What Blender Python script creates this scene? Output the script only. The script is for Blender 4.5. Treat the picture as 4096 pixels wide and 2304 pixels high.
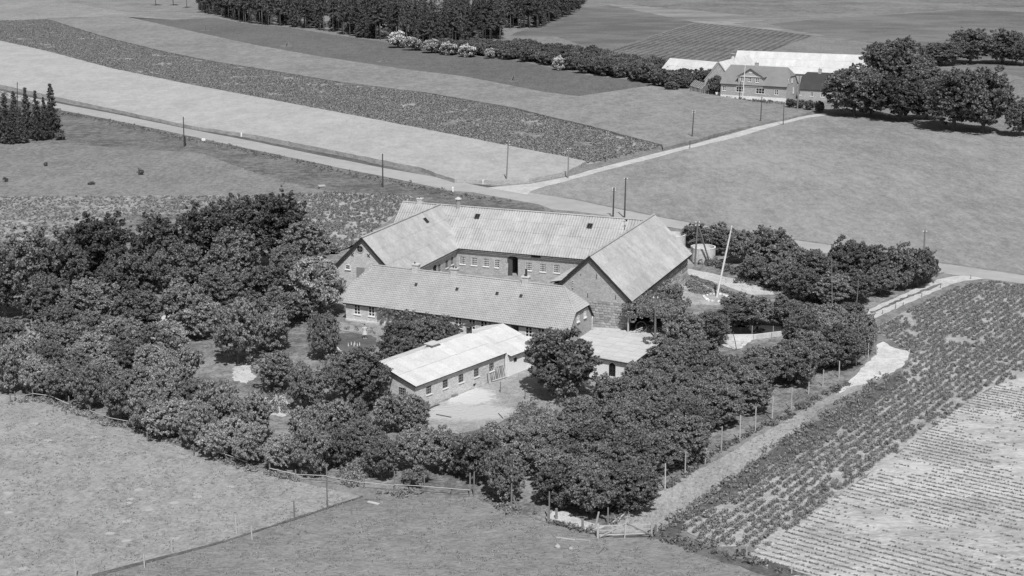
import bpy, bmesh, math, random
import numpy as np
from mathutils import Vector, Matrix, geometry
R = math.radians
rnd = random.Random(7)
for o in list(bpy.data.objects): bpy.data.objects.remove(o)
S = bpy.context.scene
COL = S.collection

# ------------------------------------------------------------------ camera, sky, sun, exposure
FPX, PITCH, CAMH = 5853.0, 0.2461, 46.0          # focal length in photo pixels, downward pitch, flying height
cam = bpy.data.objects.new('camera', bpy.data.cameras.new('camera')); COL.objects.link(cam)
cam.location = (0, 0, CAMH); cam.rotation_euler = (math.pi/2 - PITCH, 0, 0)
cam.data.sensor_width = 36; cam.data.lens = 36*FPX/4096; cam.data.clip_start = 1; cam.data.clip_end = 6000
S.camera = cam
SUN_EL, SUN_AZ = 54.0, 9.0                        # degrees; azimuth: towards the right of straight behind the camera
world = bpy.data.worlds.new('World'); S.world = world; world.use_nodes = True
wn = world.node_tree; wn.nodes.clear()
sky = wn.nodes.new('ShaderNodeTexSky'); sky.sky_type = 'NISHITA'; sky.sun_disc = False
sky.sun_elevation = R(SUN_EL); sky.sun_rotation = R(180 - SUN_AZ)
bw = wn.nodes.new('ShaderNodeRGBToBW'); bg = wn.nodes.new('ShaderNodeBackground'); bg.inputs[1].default_value = 0.07
wo = wn.nodes.new('ShaderNodeOutputWorld')
wn.links.new(sky.outputs[0], bw.inputs[0]); wn.links.new(bw.outputs[0], bg.inputs[0]); wn.links.new(bg.outputs[0], wo.inputs[0])
sd = bpy.data.lights.new('sun', 'SUN'); sd.energy = 4.0; sd.angle = R(0.5); sd.color = (1, 1, 1)
sun = bpy.data.objects.new('sun', sd); COL.objects.link(sun)
sv = Vector((math.sin(R(SUN_AZ))*math.cos(R(SUN_EL)), -math.cos(R(SUN_AZ))*math.cos(R(SUN_EL)), math.sin(R(SUN_EL))))
sun.rotation_euler = sv.to_track_quat('Z', 'Y').to_euler()
S.view_settings.view_transform = 'Standard'; S.view_settings.look = 'None'
S.view_settings.exposure = 0.0; S.view_settings.gamma = 1.0; S.view_settings.use_curve_mapping = False

# ------------------------------------------------------------------ photo pixel -> place on the ground (survey of the aerial photograph)
CROP = dict(s=(0,0,1), d=(0,0,.62891), a1=(0,0,1.8867), a2=(1024,0,1.8867), a3=(2048,0,1.8867), a4=(3072,0,1.8867),
            b1=(0,768,1.8867), b2=(1024,768,1.8867), b3=(2048,768,1.8867), b4=(3072,768,1.8867),
            c1=(0,1536,1.8867), c2=(1024,1536,1.8867), c3=(2048,1536,1.8867), c4=(3072,1536,1.8867),
            k1=(1540,1260,3.019), k2=(2340,1180,3.019), k3=(2660,860,4.025), k4=(1320,1060,3.019), k5=(1780,940,3.019),
            k6=(2600,160,2.683), g1=(2000,1900,3.587), g2=(1200,1780,2.862), g3=(0,1500,1.9815), g4=(2780,1080,3.019),
            g5=(1280,860,4.025), g6=(780,0,1.4977))
_F = Vector((0, math.cos(PITCH), -math.sin(PITCH))); _U = Vector((0, math.sin(PITCH), math.cos(PITCH))); _X = Vector((1, 0, 0))
def px(c, x, y):
    ox, oy, s = CROP[c]; return ox + x/s, oy + y/s
def ray(c, x, y):
    sx, sy = px(c, x, y)
    return _F + _X*((sx-2048)/FPX) + _U*((1152-sy)/FPX)
def at(c, x, y, z=0.0):
    d = ray(c, x, y); t = (z-CAMH)/d.z
    return Vector((d.x*t, d.y*t, z))
def hit(c, x, y, P, n):                              # on a vertical plane through P with normal n
    d = ray(c, x, y); o = Vector((0, 0, CAMH)); t = (Vector(P)-o).dot(n)/d.dot(n)
    return o + d*t
def scale_at(p): return FPX/((p.y)*math.cos(PITCH) + (CAMH-p.z)*math.sin(PITCH))   # photo px per metre
def upto(c, x, y, base):                             # height of the thing whose top is at that pixel, standing at base
    n = Vector((base.x, base.y, 0)).normalized(); return max(.1, hit(c, x, y, base, n).z)

# ------------------------------------------------------------------ materials (all greys: the film is black and white)
def mat(name, lo, hi=None, sc=((1, 1),), rough=.9, bump=None, rand=0, island=0, stretch=(1,1,1), rot=0, world_co=False, contrast=1.0, spec=.2, brick=None, patches=None, transl=0, wave=None, trough=None):
    m = bpy.data.materials.new(name); m.use_nodes = True; nt = m.node_tree; N = nt.nodes; L = nt.links
    b = N['Principled BSDF']; b.inputs['Roughness'].default_value = rough; b.inputs['Specular IOR Level'].default_value = spec
    hi = lo if hi is None else hi
    def math_(op, a, c):
        n = N.new('ShaderNodeMath'); n.operation = op
        for i, v in enumerate((a, c)):
            if isinstance(v, (int, float)): n.inputs[i].default_value = v
            else: L.new(v, n.inputs[i])
        return n.outputs[0]
    if world_co: co = N.new('ShaderNodeNewGeometry').outputs['Position']
    else: co = N.new('ShaderNodeTexCoord').outputs['Object']
    mp = N.new('ShaderNodeMapping'); mp.inputs['Scale'].default_value = stretch; mp.inputs['Rotation'].default_value = (0, 0, rot)
    L.new(co, mp.inputs[0]); vec = mp.outputs[0]
    tot = None; W = sum(w for _, w in sc)
    for s, w in sc:
        n = N.new('ShaderNodeTexNoise'); n.inputs['Scale'].default_value = s; n.inputs['Detail'].default_value = 4; n.inputs['Roughness'].default_value = .6
        L.new(vec, n.inputs['Vector']); v = math_('MULTIPLY', n.outputs[0], w/W)
        tot = v if tot is None else math_('ADD', tot, v)
    if wave:                                          # (scale, amount, rotation)
        mp2 = N.new('ShaderNodeMapping'); mp2.inputs['Rotation'].default_value = (0, 0, wave[2]); L.new(co, mp2.inputs[0])
        wv = N.new('ShaderNodeTexWave'); wv.inputs['Scale'].default_value = wave[0]; wv.inputs['Distortion'].default_value = 2.5; wv.inputs['Detail'].default_value = 2
        L.new(mp2.outputs[0], wv.inputs['Vector']); tot = math_('ADD', tot, math_('MULTIPLY', math_('SUBTRACT', wv.outputs['Fac'], .5), wave[1]))
    r = N.new('ShaderNodeMapRange'); L.new(tot, r.inputs[0])
    r.inputs[1].default_value = .5-.22/contrast; r.inputs[2].default_value = .5+.22/contrast; r.inputs[3].default_value = lo; r.inputs[4].default_value = hi
    val = r.outputs[0]
    if patches:                                       # worn or sandy spots with a shape of their own: (x, y, rx, ry, grey)
        for (x, y, rx, ry, gcol) in patches:
            q = N.new('ShaderNodeMapping'); q.vector_type = 'POINT'
            q.inputs['Location'].default_value = (-x/rx, -y/ry, 0); q.inputs['Scale'].default_value = (1/rx, 1/ry, 0); L.new(co, q.inputs[0])
            ln = N.new('ShaderNodeVectorMath'); ln.operation = 'LENGTH'; L.new(q.outputs[0], ln.inputs[0])
            nz = N.new('ShaderNodeTexNoise'); nz.inputs['Scale'].default_value = 1.1; nz.inputs['Detail'].default_value = 8; nz.inputs['Roughness'].default_value = .7; L.new(co, nz.inputs['Vector'])
            dd = math_('ADD', ln.outputs['Value'], math_('MULTIPLY', math_('SUBTRACT', nz.outputs[0], .5), 1.5))
            f = N.new('ShaderNodeMapRange'); L.new(dd, f.inputs[0]); f.inputs[1].default_value = 1.05; f.inputs[2].default_value = .7; f.inputs[3].default_value = 0; f.inputs[4].default_value = 1
            mx = N.new('ShaderNodeMix'); mx.data_type = 'FLOAT'; L.new(f.outputs[0], mx.inputs[0]); L.new(val, mx.inputs[2]); mx.inputs[3].default_value = gcol
            val = mx.outputs[0]
    if trough:                                        # dirt and lichen lying in the valleys of a corrugated sheet: (ribs per metre, strength)
        xs = N.new('ShaderNodeSeparateXYZ'); L.new(N.new('ShaderNodeTexCoord').outputs['Object'], xs.inputs[0])
        cz = math_('MULTIPLY', math_('ADD', math_('COSINE', math_('MULTIPLY', xs.outputs[0], 2*math.pi*trough[0]), 0), 1), .5)
        gn = N.new('ShaderNodeTexNoise'); gn.inputs['Scale'].default_value = .5; gn.inputs['Detail'].default_value = 5; L.new(N.new('ShaderNodeNewGeometry').outputs['Position'], gn.inputs['Vector'])
        k = N.new('ShaderNodeMapRange'); L.new(gn.outputs[0], k.inputs[0]); k.inputs[1].default_value = .38; k.inputs[2].default_value = .62; k.inputs[3].default_value = trough[1]*.25; k.inputs[4].default_value = trough[1]
        val = math_('MULTIPLY', val, math_('SUBTRACT', 1, math_('MULTIPLY', math_('SUBTRACT', 1, cz), k.outputs[0])))
    if brick:                                         # (brick width, course height, mortar grey, depth)
        sx = N.new('ShaderNodeSeparateXYZ'); L.new(co, sx.inputs[0]); cb = N.new('ShaderNodeCombineXYZ')
        L.new(math_('ADD', sx.outputs[0], sx.outputs[1]), cb.inputs[0]); L.new(sx.outputs[2], cb.inputs[1])
        bt = N.new('ShaderNodeTexBrick'); L.new(cb.outputs[0], bt.inputs['Vector']); bt.inputs['Scale'].default_value = 1
        bt.inputs['Brick Width'].default_value = brick[0]; bt.inputs['Row Height'].default_value = brick[1]; bt.inputs['Mortar Size'].default_value = .009
        bt.inputs['Color1'].default_value = (.72,)*3+(1,); bt.inputs['Color2'].default_value = (1.2,)*3+(1,); bt.inputs['Mortar'].default_value = (brick[2],)*3+(1,)
        val = math_('MULTIPLY', val, bt.outputs['Color'])
    if rand:
        oi = N.new('ShaderNodeObjectInfo'); val = math_('MULTIPLY', val, math_('ADD', math_('MULTIPLY', oi.outputs['Random'], rand), 1-rand/2))
    if island:
        ge = N.new('ShaderNodeNewGeometry'); val = math_('MULTIPLY', val, math_('ADD', math_('MULTIPLY', ge.outputs['Random Per Island'], island), 1-island/2))
    cbn = N.new('ShaderNodeCombineColor')
    for i in range(3): L.new(val, cbn.inputs[i])
    L.new(cbn.outputs[0], b.inputs['Base Color'])
    if bump:
        n = N.new('ShaderNodeTexNoise'); n.inputs['Scale'].default_value = bump[0]; n.inputs['Detail'].default_value = 5; L.new(vec, n.inputs['Vector'])
        bp = N.new('ShaderNodeBump'); bp.inputs['Strength'].default_value = bump[1]; bp.inputs['Distance'].default_value = bump[2]
        L.new(n.outputs[0], bp.inputs['Height']); L.new(bp.outputs[0], b.inputs['Normal'])
    if transl:
        tr = N.new('ShaderNodeBsdfTranslucent'); L.new(cbn.outputs[0], tr.inputs[0]); mxs = N.new('ShaderNodeMixShader'); mxs.inputs[0].default_value = transl
        L.new(b.outputs[0], mxs.inputs[1]); L.new(tr.outputs[0], mxs.inputs[2]); L.new(mxs.outputs[0], N['Material Output'].inputs[0])
    return m
M = {}
fine = ((.05, .8), (.3, 1), (1.2, 1.5), (4, 1.5))
def gmat(n, lo, hi, **k):
    k.setdefault('sc', fine); k.setdefault('bump', (2.5, .6, .25)); k.setdefault('contrast', 3.2)
    M[n] = mat(n, lo, hi, world_co=True, **k)
gmat('meadow', .17, .29, stretch=(1,.5,1))
spots = []
for x_, y_ in ((830,1128),(950,1183),(1128,950),(962,900),(985,868),(1050,798),(955,1035),(1490,852),(1315,897),(705,402),(360,425),(170,1392),(60,822),(1320,1165),(1730,778),(1070,1432),(60,970),(260,300)):
    q_ = at('c1', x_, y_); spots.append((q_.x, q_.y, .42, .34, .44))
gmat('pasture_light', .235, .41, contrast=2.4, sc=((.07,.8),(.4,1),(1.4,1.5),(4.5,1.6)), stretch=(.9,.7,1), rot=.3, patches=spots)
gmat('pasture_dark', .175, .31, contrast=2.4, sc=((.07,.8),(.4,1),(1.4,1.5),(4.5,1.6)), stretch=(.7,1,1))
gmat('big_meadow', .22, .365, sc=((.03,1.3),(.2,1.2),(.8,1.2),(2.4,1.4)), stretch=(1,.36,1), contrast=2.6)
gmat('grain_light', .36, .50, sc=((.03,1.0),(.2,1),(.8,1.2),(2.4,1.4)), stretch=(.8,.45,1), rot=-.2, contrast=2.4)
gmat('grain_mid', .20, .325, sc=((.03,1.0),(.2,1),(.8,1.3),(2.2,1.5)), stretch=(.8,.4,1), rot=-.2, contrast=2.6)
gmat('grass_dark', .115, .185, sc=((.03,1),(.3,1),(1,1.2),(2,1.3)), stretch=(1,.4,1))
gmat('rough_grass', .10, .24, sc=((.1,1),(.6,1.3),(2.5,1.2)))
gmat('rough_light', .17, .33, sc=((.1,1),(.5,1),(2,1.3)), stretch=(.5,1,1))
gmat('potato_soil', .14, .42, sc=((.1,1),(.6,1),(1.6,1.4)))
_a, _b = at('a3', 850, 340), at('a3', 1400, 175); _ra = math.atan2(_b.y-_a.y, _b.x-_a.x)
gmat('potato_far', .07, .24, sc=((.05,.6),(.5,1),(1.6,1.5)), wave=(.11,.075,math.pi/2-_ra))
gmat('field_stripes', .13, .215, sc=((.02,1.5),(.12,1.2),(1.5,1)), stretch=(.5,.6,1), rot=-.5)
gmat('far_field', .13, .27, sc=((.01,1.2),(.06,1.4),(.5,1.4),(1.2,1)), stretch=(.6,.5,1), rot=-.1)
gmat('far_fallow', .18, .34, sc=((.03,1.4),(.2,1.4),(1,1)), stretch=(.25,1,1), rot=-.1)
gmat('sand_soil', .30, .48, sc=((.15,1),(.8,1.2),(4,1.2)))
gmat('beet_soil', .33, .60, sc=((.06,1.2),(.4,1.2),(1.5,1),(5,1.2)), stretch=(.45,1,1), rot=-.35)
gmat('asphalt', .37, .44, sc=((.05,1),(.4,1),(4,.8)), bump=(8,.2,.02), rough=.95)
gmat('gravel', .44, .62, sc=((.3,1),(1.5,1),(6,1)), bump=(6,.4,.05))
gmat('white_sand', .50, .72, sc=((.3,1),(1.5,1),(6,1)), bump=(6,.4,.05))
gmat('lane_grass', .28, .42, sc=((.1,1),(.6,1),(4,1.6)), stretch=(1,.4,1), rot=-.6)
gmat('verge', .09, .17, sc=((.2,1),(1,1.2),(3,1)))
gmat('lawn', .10, .16, sc=((.3,1),(1,1),(4,1)))
gmat('orchard_soil', .13, .33, sc=((.15,1.4),(.8,1.2),(3,1.3)))
yc = at('k1', 1050, 1010); yd = at('k1', 860, 1180)
gmat('yard_soil', .25, .42, sc=((.2,1),(1,1),(5,1.4)), patches=[(yc.x-.3, yc.y+.6, 3.0, 3.2, .60), (yd.x+1, yd.y, 5.4, 2.6, .50)])
gmat('courtyard', .24, .38, sc=((.2,1),(.8,1),(3,1)))
gmat('concrete', .52, .68, sc=((.5,1),(3,1)), bump=(4,.2,.02))
def omat(n, *a, **k): M[n] = mat(n, *a, **k)
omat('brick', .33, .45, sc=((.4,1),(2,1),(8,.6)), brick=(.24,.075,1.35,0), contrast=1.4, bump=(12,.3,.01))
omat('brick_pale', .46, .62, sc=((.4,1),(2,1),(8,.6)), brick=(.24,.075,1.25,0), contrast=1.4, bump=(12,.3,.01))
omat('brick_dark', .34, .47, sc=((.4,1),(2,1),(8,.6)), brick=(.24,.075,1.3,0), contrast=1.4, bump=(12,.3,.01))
omat('fieldstone', .30, .44, sc=((1,1),(5,1)), rand=.6, bump=(5,.6,.05))
omat('mortar', .30, .38, sc=((2,1),))
omat('whitewash', .74, .90, sc=((.6,1),(4,.7)), contrast=1.3, bump=(6,.2,.01))
omat('eternit', .36, .53, world_co=True, sc=((.15,1),(.6,1),(2.5,1.3),(7,1)), rand=.13, contrast=2.2, rough=.85, trough=(3.64,.16))
omat('eternit_main', .36, .56, world_co=True, sc=((.15,.8),(.6,1),(2.5,1.3),(7,1)), rand=.10, contrast=1.4, rough=.85, trough=(2.7273,.34))
omat('eternit_white', .52, .68, world_co=True, sc=((.2,1),(1,1),(5,1)), rand=.10, rough=.8, contrast=1.8)
omat('pantile', .37, .47, world_co=True, sc=((.12,1.2),(.8,1),(3,.8)), rand=.10, island=.10, contrast=2.0, rough=.8)
omat('roof_tile_dark', .21, .28, sc=((.4,1),(6,1.2)), contrast=1.5, bump=(9,.6,.03))
omat('thatch', .05, .085, sc=((.5,1),(5,1)), bump=(8,.6,.05))
omat('felt', .46, .68, sc=((.25,1.4),(1.4,1),(6,.6)), stretch=(.3,1,1), contrast=1.5, rand=.12)
omat('dark_wood', .03, .055, sc=((3,1),))
omat('void', .012, .02)
omat('wood', .16, .27, sc=((2,1),(9,1)), rand=.4, stretch=(1,1,.3))
omat('pale_wood', .38, .55, sc=((2,1),(9,1)), rand=.3)
omat('tarred_wood', .07, .12, sc=((2,1),(9,1)), rand=.3)
omat('white_paint', .72, .82, sc=((3,1),))
omat('grey_paint', .24, .30, sc=((2,1),), rand=.3)
omat('glass', .018, .03, rough=.12, spec=.5)
omat('iron', .05, .08, sc=((4,1),), rough=.6)
omat('bark', .10, .20, sc=((2,1),(8,1)), bump=(8,.5,.04))
omat('bark_pine', .24, .38, sc=((1,1),(4,1)))
omat('skin', .42, .48); omat('hair', .05, .07); omat('dress', .52, .66, sc=((6,1),(14,1))); omat('trousers', .09, .12); omat('shirt', .5, .6); omat('shoe', .5, .6)
omat('rubber', .03, .04, rough=.7)
def leaf(n, lo, hi, **k): M[n] = mat(n, lo, hi, sc=((.5,1),(2.5,1)), rough=.55, rand=k.pop('rand', .6), island=.8, spec=.35, transl=.22, **k)
leaf('leaf_orchard', .25, .42); leaf('leaf_dark', .11, .20); leaf('leaf_big', .17, .30); leaf('leaf_light', .17, .29); leaf('leaf_far', .12, .21)
leaf('needle', .085, .15); leaf('leaf_hedge', .16, .28); leaf('leaf_crop', .22, .33, rand=.2); leaf('leaf_crop_far', .22, .32, rand=.2); leaf('blossom', .65, .85); leaf('weed', .15, .3)
leaf('straw', .22, .42); leaf('grass_blade', .26, .42)

# ------------------------------------------------------------------ object helpers
def link(o, parent=None):
    COL.objects.link(o)
    if parent is not None: o.parent = parent
    return o
def tag(o, label=None, cat=None, group=None, kind=None):
    if label: o['label'] = label
    if cat: o['category'] = cat
    if group: o['group'] = group
    if kind: o['kind'] = kind
    return o
def empty(name, loc, rz=0, label=None, cat=None, group=None):
    o = bpy.data.objects.new(name, None); link(o); o.location = loc; o.rotation_euler = (0, 0, rz); o.empty_display_size = .5
    return tag(o, label, cat, group)
def np_mesh(name, V, F, m):                           # V (n,3), F (k,4) quads
    me = bpy.data.meshes.new(name); V = np.asarray(V, np.float32); F = np.asarray(F, np.int32); k = F.shape[1]
    me.vertices.add(len(V)); me.vertices.foreach_set('co', V.ravel())
    me.loops.add(F.size); me.loops.foreach_set('vertex_index', F.ravel())
    me.polygons.add(len(F)); me.polygons.foreach_set('loop_start', np.arange(0, F.size, k, dtype=np.int32)); me.polygons.foreach_set('loop_total', np.full(len(F), k, np.int32))
    me.update(calc_edges=True); me.materials.append(m); return me
class MB:
    def __init__(s): s.v = []; s.f = []; s.T = None
    def add(s, vs, fs):
        n = len(s.v); s.v += [tuple(p) for p in vs]; s.f += [tuple(i+n for i in q) for q in fs]; return s
    def box(s, x0, x1, y0, y1, z0, z1):
        return s.add([(x0,y0,z0),(x1,y0,z0),(x1,y1,z0),(x0,y1,z0),(x0,y0,z1),(x1,y0,z1),(x1,y1,z1),(x0,y1,z1)],
                     [(0,3,2,1),(4,5,6,7),(0,1,5,4),(1,2,6,5),(2,3,7,6),(3,0,4,7)])
    def quad(s, *p): return s.add(p, [tuple(range(len(p)))])
    def hexa(s, p): return s.add(p, [(0,3,2,1),(4,5,6,7),(0,1,5,4),(1,2,6,5),(2,3,7,6),(3,0,4,7)])
    def tube(s, pts, rad, n=6, cap=True):
        pts = [Vector(p) for p in pts]; rad = rad if isinstance(rad, (list, tuple)) else [rad]*len(pts); b = len(s.v)
        for i, p in enumerate(pts):
            d = (pts[min(i+1, len(pts)-1)] - pts[max(i-1, 0)]).normalized()
            a = d.cross(Vector((0,0,1)) if abs(d.z) < .9 else Vector((1,0,0))).normalized(); c = d.cross(a)
            for k in range(n):
                t = 2*math.pi*k/n; s.v.append(tuple(p + (a*math.cos(t) + c*math.sin(t))*rad[i]))
        for i in range(len(pts)-1):
            for k in range(n):
                s.f.append((b+i*n+k, b+(i+1)*n+k, b+(i+1)*n+(k+1)%n, b+i*n+(k+1)%n))
        if cap: s.f.append(tuple(b+k for k in range(n))); s.f.append(tuple(b+(len(pts)-1)*n+n-1-k for k in range(n)))
        return s
    def beam(s, a, b, w, h):
        a, b = Vector(a), Vector(b); d = (b-a).normalized(); sd_ = d.cross(Vector((0,0,1)) if abs(d.z) < .95 else Vector((1,0,0))).normalized()*w/2; up = sd_.cross(d).normalized()*h/2
        return s.hexa([a-sd_-up, a+sd_-up, b+sd_-up, b-sd_-up, a-sd_+up, a+sd_+up, b+sd_+up, b-sd_+up])
    def mesh(s, name, m, smooth=False):
        me = bpy.data.meshes.new(name); me.from_pydata(s.v, [], s.f); me.update(); me.materials.append(m if not isinstance(m, str) else M[m])
        if smooth: me.polygons.foreach_set('use_smooth', [True]*len(me.polygons))
        return me
    def build(s, name, m, parent=None, smooth=False, loc=None):
        o = bpy.data.objects.new(name, s.mesh(name, m, smooth)); link(o, parent)
        if loc is not None: o.location = loc
        return o
def inst(name, me, parent=None, loc=(0,0,0), rot=(0,0,0), sc=(1,1,1)):
    o = bpy.data.objects.new(name, me); link(o, parent); o.location = loc; o.rotation_euler = rot; o.scale = sc; return o

# ------------------------------------------------------------------ THE GROUND
def dens(pts, step, jit, closed=True):
    out = []; n = len(pts)
    for i in range(n if closed else n-1):
        a, b = Vector(pts[i][:2]), Vector(pts[(i+1) % n][:2]); L = (b-a).length; k = max(1, int(L/step)); pn = Vector((-(b-a).y, (b-a).x)).normalized() if L > 0 else Vector((0,0))
        for j in range(k):
            q = a.lerp(b, j/k) + (pn*rnd.uniform(-jit, jit) if j else Vector((0,0))); out.append(q)
    if not closed: out.append(Vector(pts[-1][:2]))
    return out
def P(c, *xy): return [at(c, x, y) for x, y in xy]
def sheet(name, pts, z, m, step=1.5, jit=.25, h=0.0, kind='structure', label=None, cat=None):
    ps = dens(pts, step, jit)
    tris = geometry.tessellate_polygon([[Vector((p.x, p.y, 0)) for p in ps]])
    V = [(p.x, p.y, z+h) for p in ps]; F = [tuple(t) for t in tris]
    if h > 0:
        n = len(ps); V += [(p.x, p.y, -.02) for p in ps]; F += [(i, (i+1) % n, n+(i+1) % n, n+i) for i in range(n)]
    me = bpy.data.meshes.new(name); me.from_pydata(V, [], F); bm = bmesh.new(); bm.from_mesh(me)
    bmesh.ops.recalc_face_normals(bm, faces=bm.faces)
    up = [f for f in bm.faces if abs(f.normal.z) > .5]
    if up and sum(f.normal.z for f in up) < 0: bmesh.ops.reverse_faces(bm, faces=bm.faces)
    bm.to_mesh(me); bm.free(); me.materials.append(M[m])
    o = bpy.data.objects.new(name, me); link(o); tag(o, label, cat, None, kind); return o
gp = bpy.data.meshes.new('ground'); gp.from_pydata([(-2500,-300,0),(2500,-300,0),(2500,4500,0),(-2500,4500,0)], [], [(0,1,2,3)]); gp.materials.append(M['meadow'])
tag(link(bpy.data.objects.new('ground', gp)), kind='structure')
G1 = .004
# field limits read off the photograph
grain_top = P('d', (-60,93),(0,107),(117,133),(280,177),(460,215),(643,250),(877,295),(1030,325),(1190,357),(1288,377),(1421,403),(1475,415))
grain_low = P('d', (-60,203),(0,219),(157,254),(300,285),(483,325),(643,348),(857,391),(1061,432),(1110,450),(1144,461),(1250,465),(1331,461),(1428,441))
pot_top = P('d', (-60,55),(0,53),(117,50),(213,80),(280,100),(413,133),(533,157),(644,175),(854,210),(1077,238),(1288,275),(1501,327),(1665,370))
mid_top = P('d', (120,48),(280,43),(310,43),(400,63),(644,117),(811,147),(1011,177),(1170,197),(1288,220),(1371,237),(1455,247),(1501,240),(1638,220),(1731,233),(1801,245),(1932,267),(2042,287))
dk_top = P('d', (310,42),(433,50),(537,44),(644,63),(711,67),(844,88),(977,107),(1074,127),(1180,140),(1288,150),(1468,187),(1571,200),(1650,213))
lane_up = P('d', (1227,472),(1277,467),(1331,463),(1428,445),(1523,418),(1620,393),(1740,364),(1850,334),(1950,306),(2035,290),(2056,287))
lane_lo = P('d', (2082,290),(2040,295),(1965,312),(1860,344),(1745,371),(1640,399),(1530,427),(1428,455),(1375,468),(1334,482),(1326,490))
road_up = P('d', (-80,210),(43,238),(157,262),(300,289),(460,322),(644,357),(800,390),(961,422),(1121,450),(1227,472),(1290,478),(1321,483),(1448,503),(1555,526),(1721,558),(1860,584),(1989,603),(2112,620),(2355,661),(2576,693),(2700,712))
road_lo = P('d', (2700,735),(2576,714),(2440,697),(2350,685),(2230,662),(2105,641),(1950,618),(1688,572),(1560,548),(1450,532),(1388,527),(1355,514),(1288,502),(1190,484),(1137,480),(1000,451),(857,423),(740,398),(644,378),(453,337),(290,303),(152,277),(40,252),(-80,224))
sheet('verge', P('d', (-80,205),(157,257),(460,317),(857,392),(1121,452),(1227,466),(1277,474),(1000,456),(857,433),(644,392),(453,352),(290,318),(152,292),(-80,235)), .004, 'verge', 2, .3)
sheet('road_bank', P('d', (-80,232),(152,290),(290,303),(453,337),(644,378),(857,423),(1137,482),(1288,503),(1355,515),(1395,535),(1000,505),(900,487),(760,470),(640,435),(500,385),(300,372),(160,362),(-80,352)), .008, 'rough_grass', 2, .6)
sheet('road', road_up + road_lo, .016, 'asphalt', 3, .08)
sheet('lane', lane_up + lane_lo, .02, 'gravel', 2, .12)
sheet('grain_field', grain_top + grain_low[::-1], 0, 'grain_light', 2, .15, h=.75)
sheet('potato_field', pot_top + grain_top[::-1] , .012, 'potato_soil', 2, .15)
sheet('oat_field', [pot_top[2]] + mid_top + P('d', (1990,300),(1850,330),(1740,360),(1668,379)) + pot_top[:2:-1], 0, 'grain_mid', 3, .2, h=.55)
sheet('clover_field', dk_top + mid_top[2:14][::-1], .012, 'grass_dark', 3, .3)
sheet('far_grass', P('d', (-100,5),(100,-6),(330,32),(430,50),(310,44),(120,48),(-100,56)), .012, 'big_meadow', 4, .5)
sheet('heath', P('d', (100,-6),(800,-8),(700,60),(644,63),(537,45),(433,50),(330,33)), .016, 'rough_light', 3, .6)
sheet('slope_field', P('d', (1468,19),(1541,13),(1754,54),(1640,90),(1521,131),(1400,92),(1280,90),(1355,60)), .012, 'field_stripes', 4, .5)
sheet('beet_field', P('d', (1521,131),(1640,92),(1754,57),(1932,74),(2045,90),(1942,127),(1850,200),(1700,190),(1600,165)), .016, 'potato_far', 3, .3)
sheet('track', P('d', (1500,8),(1541,10),(1754,51),(1932,69),(2045,84),(2240,118),(2240,123),(2045,90),(1932,74),(1754,57),(1541,15)), .02, 'far_fallow', 3, .3)
sheet('fallow_strip', P('d', (1541,12),(1700,16),(1932,30),(2060,42),(1932,50),(1840,60),(1700,42)), .012, 'far_fallow', 3, 1.5)
sheet('far_crop', P('d', (1560,-2),(2800,-4),(2800,12),(2432,22),(2060,44),(1932,44),(1750,26),(1600,14)), .016, 'far_field', 5, 1)
sheet('far_pasture', P('d', (2045,90),(2240,120),(2600,200),(2800,160),(2800,40),(2432,24),(2060,48),(1932,60)), .008, 'field_stripes', 5, 1)
sheet('hay_meadow', lane_lo + P('d', (1448,500),(1555,523),(1721,556),(1989,600),(2355,658),(2576,690),(2900,735),(2900,345),(2576,338),(2330,325),(2200,300)), .012, 'big_meadow', 4, .3)
sheet('lane_meadow', P('d', (1665,372),(1740,362),(1950,304),(2042,286),(1990,290),(1740,345)), .010, 'verge', 2, .4)
sheet('sheep_pasture', P('d', (-120,362),(160,362),(300,372),(500,385),(640,435),(760,470),(800,488),(640,491),(0,494),(-120,494)), .012, 'meadow', 2, .5)
pot_back = P('d', (-120,494),(0,494),(640,491),(840,484),(1030,492),(1040,510),(900,610),(850,640),(700,640),(500,560),(300,560),(100,620),(-120,640))
gmat('weedy', .11, .46, sc=((.08,.8),(.5,1),(1.2,1.8),(3,1.4)), stretch=(1,.55,1), contrast=2.4)
weedy_poly = P('d', (-120,496),(0,496),(640,493),(700,492),(640,520),(500,550),(300,560),(100,620),(-120,640))
sheet('weedy_field', P('d', (-120,494),(0,494),(640,491),(760,488),(760,650),(500,560),(300,560),(100,620),(-120,640)), .016, 'weedy', 2, .5)
pot_back = P('d', (700,492),(840,484),(1030,492),(1040,510),(900,610),(850,640),(740,640),(640,560),(560,520),(580,496))
sheet('vegetable_field', pot_back, .020, 'sand_soil', 2, .6)
# ground of the wooded garden, yards, paths
wood = P('d', (-120,620),(100,600),(300,540),(500,540),(700,500),(860,628),(1000,560),(1388,530),(1500,560),(1688,572),(1700,600),(2350,690),(2380,684),(2330,705),(2190,775),(2137,797),(2180,830),(2205,880),(2110,975),(1900,1085),(1700,1205),(1600,1290),(1510,1345),(1360,1310),(1190,1250),(900,1225),(760,1210),(600,1165),(400,1105),(220,1050),(150,1010),(0,985),(-120,980))
sheet('garden_ground', wood, .020, 'orchard_soil', 2, .3)
sheet('courtyard', P('d', (900,640),(1060,560),(1300,600),(1690,600),(1760,640),(1745,668),(1720,700),(1640,760),(1660,850),(1480,870),(1360,880),(1240,830),(1000,790),(868,760)), .024, 'courtyard', 2, .3)
sheet('driveway', P('k3', (380,865),(800,950),(1250,1070),(1500,1130),(1700,1190),(1760,1290),(1400,1290),(1100,1190),(700,1050),(380,965)), .028, 'gravel', 1, .2)
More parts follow.
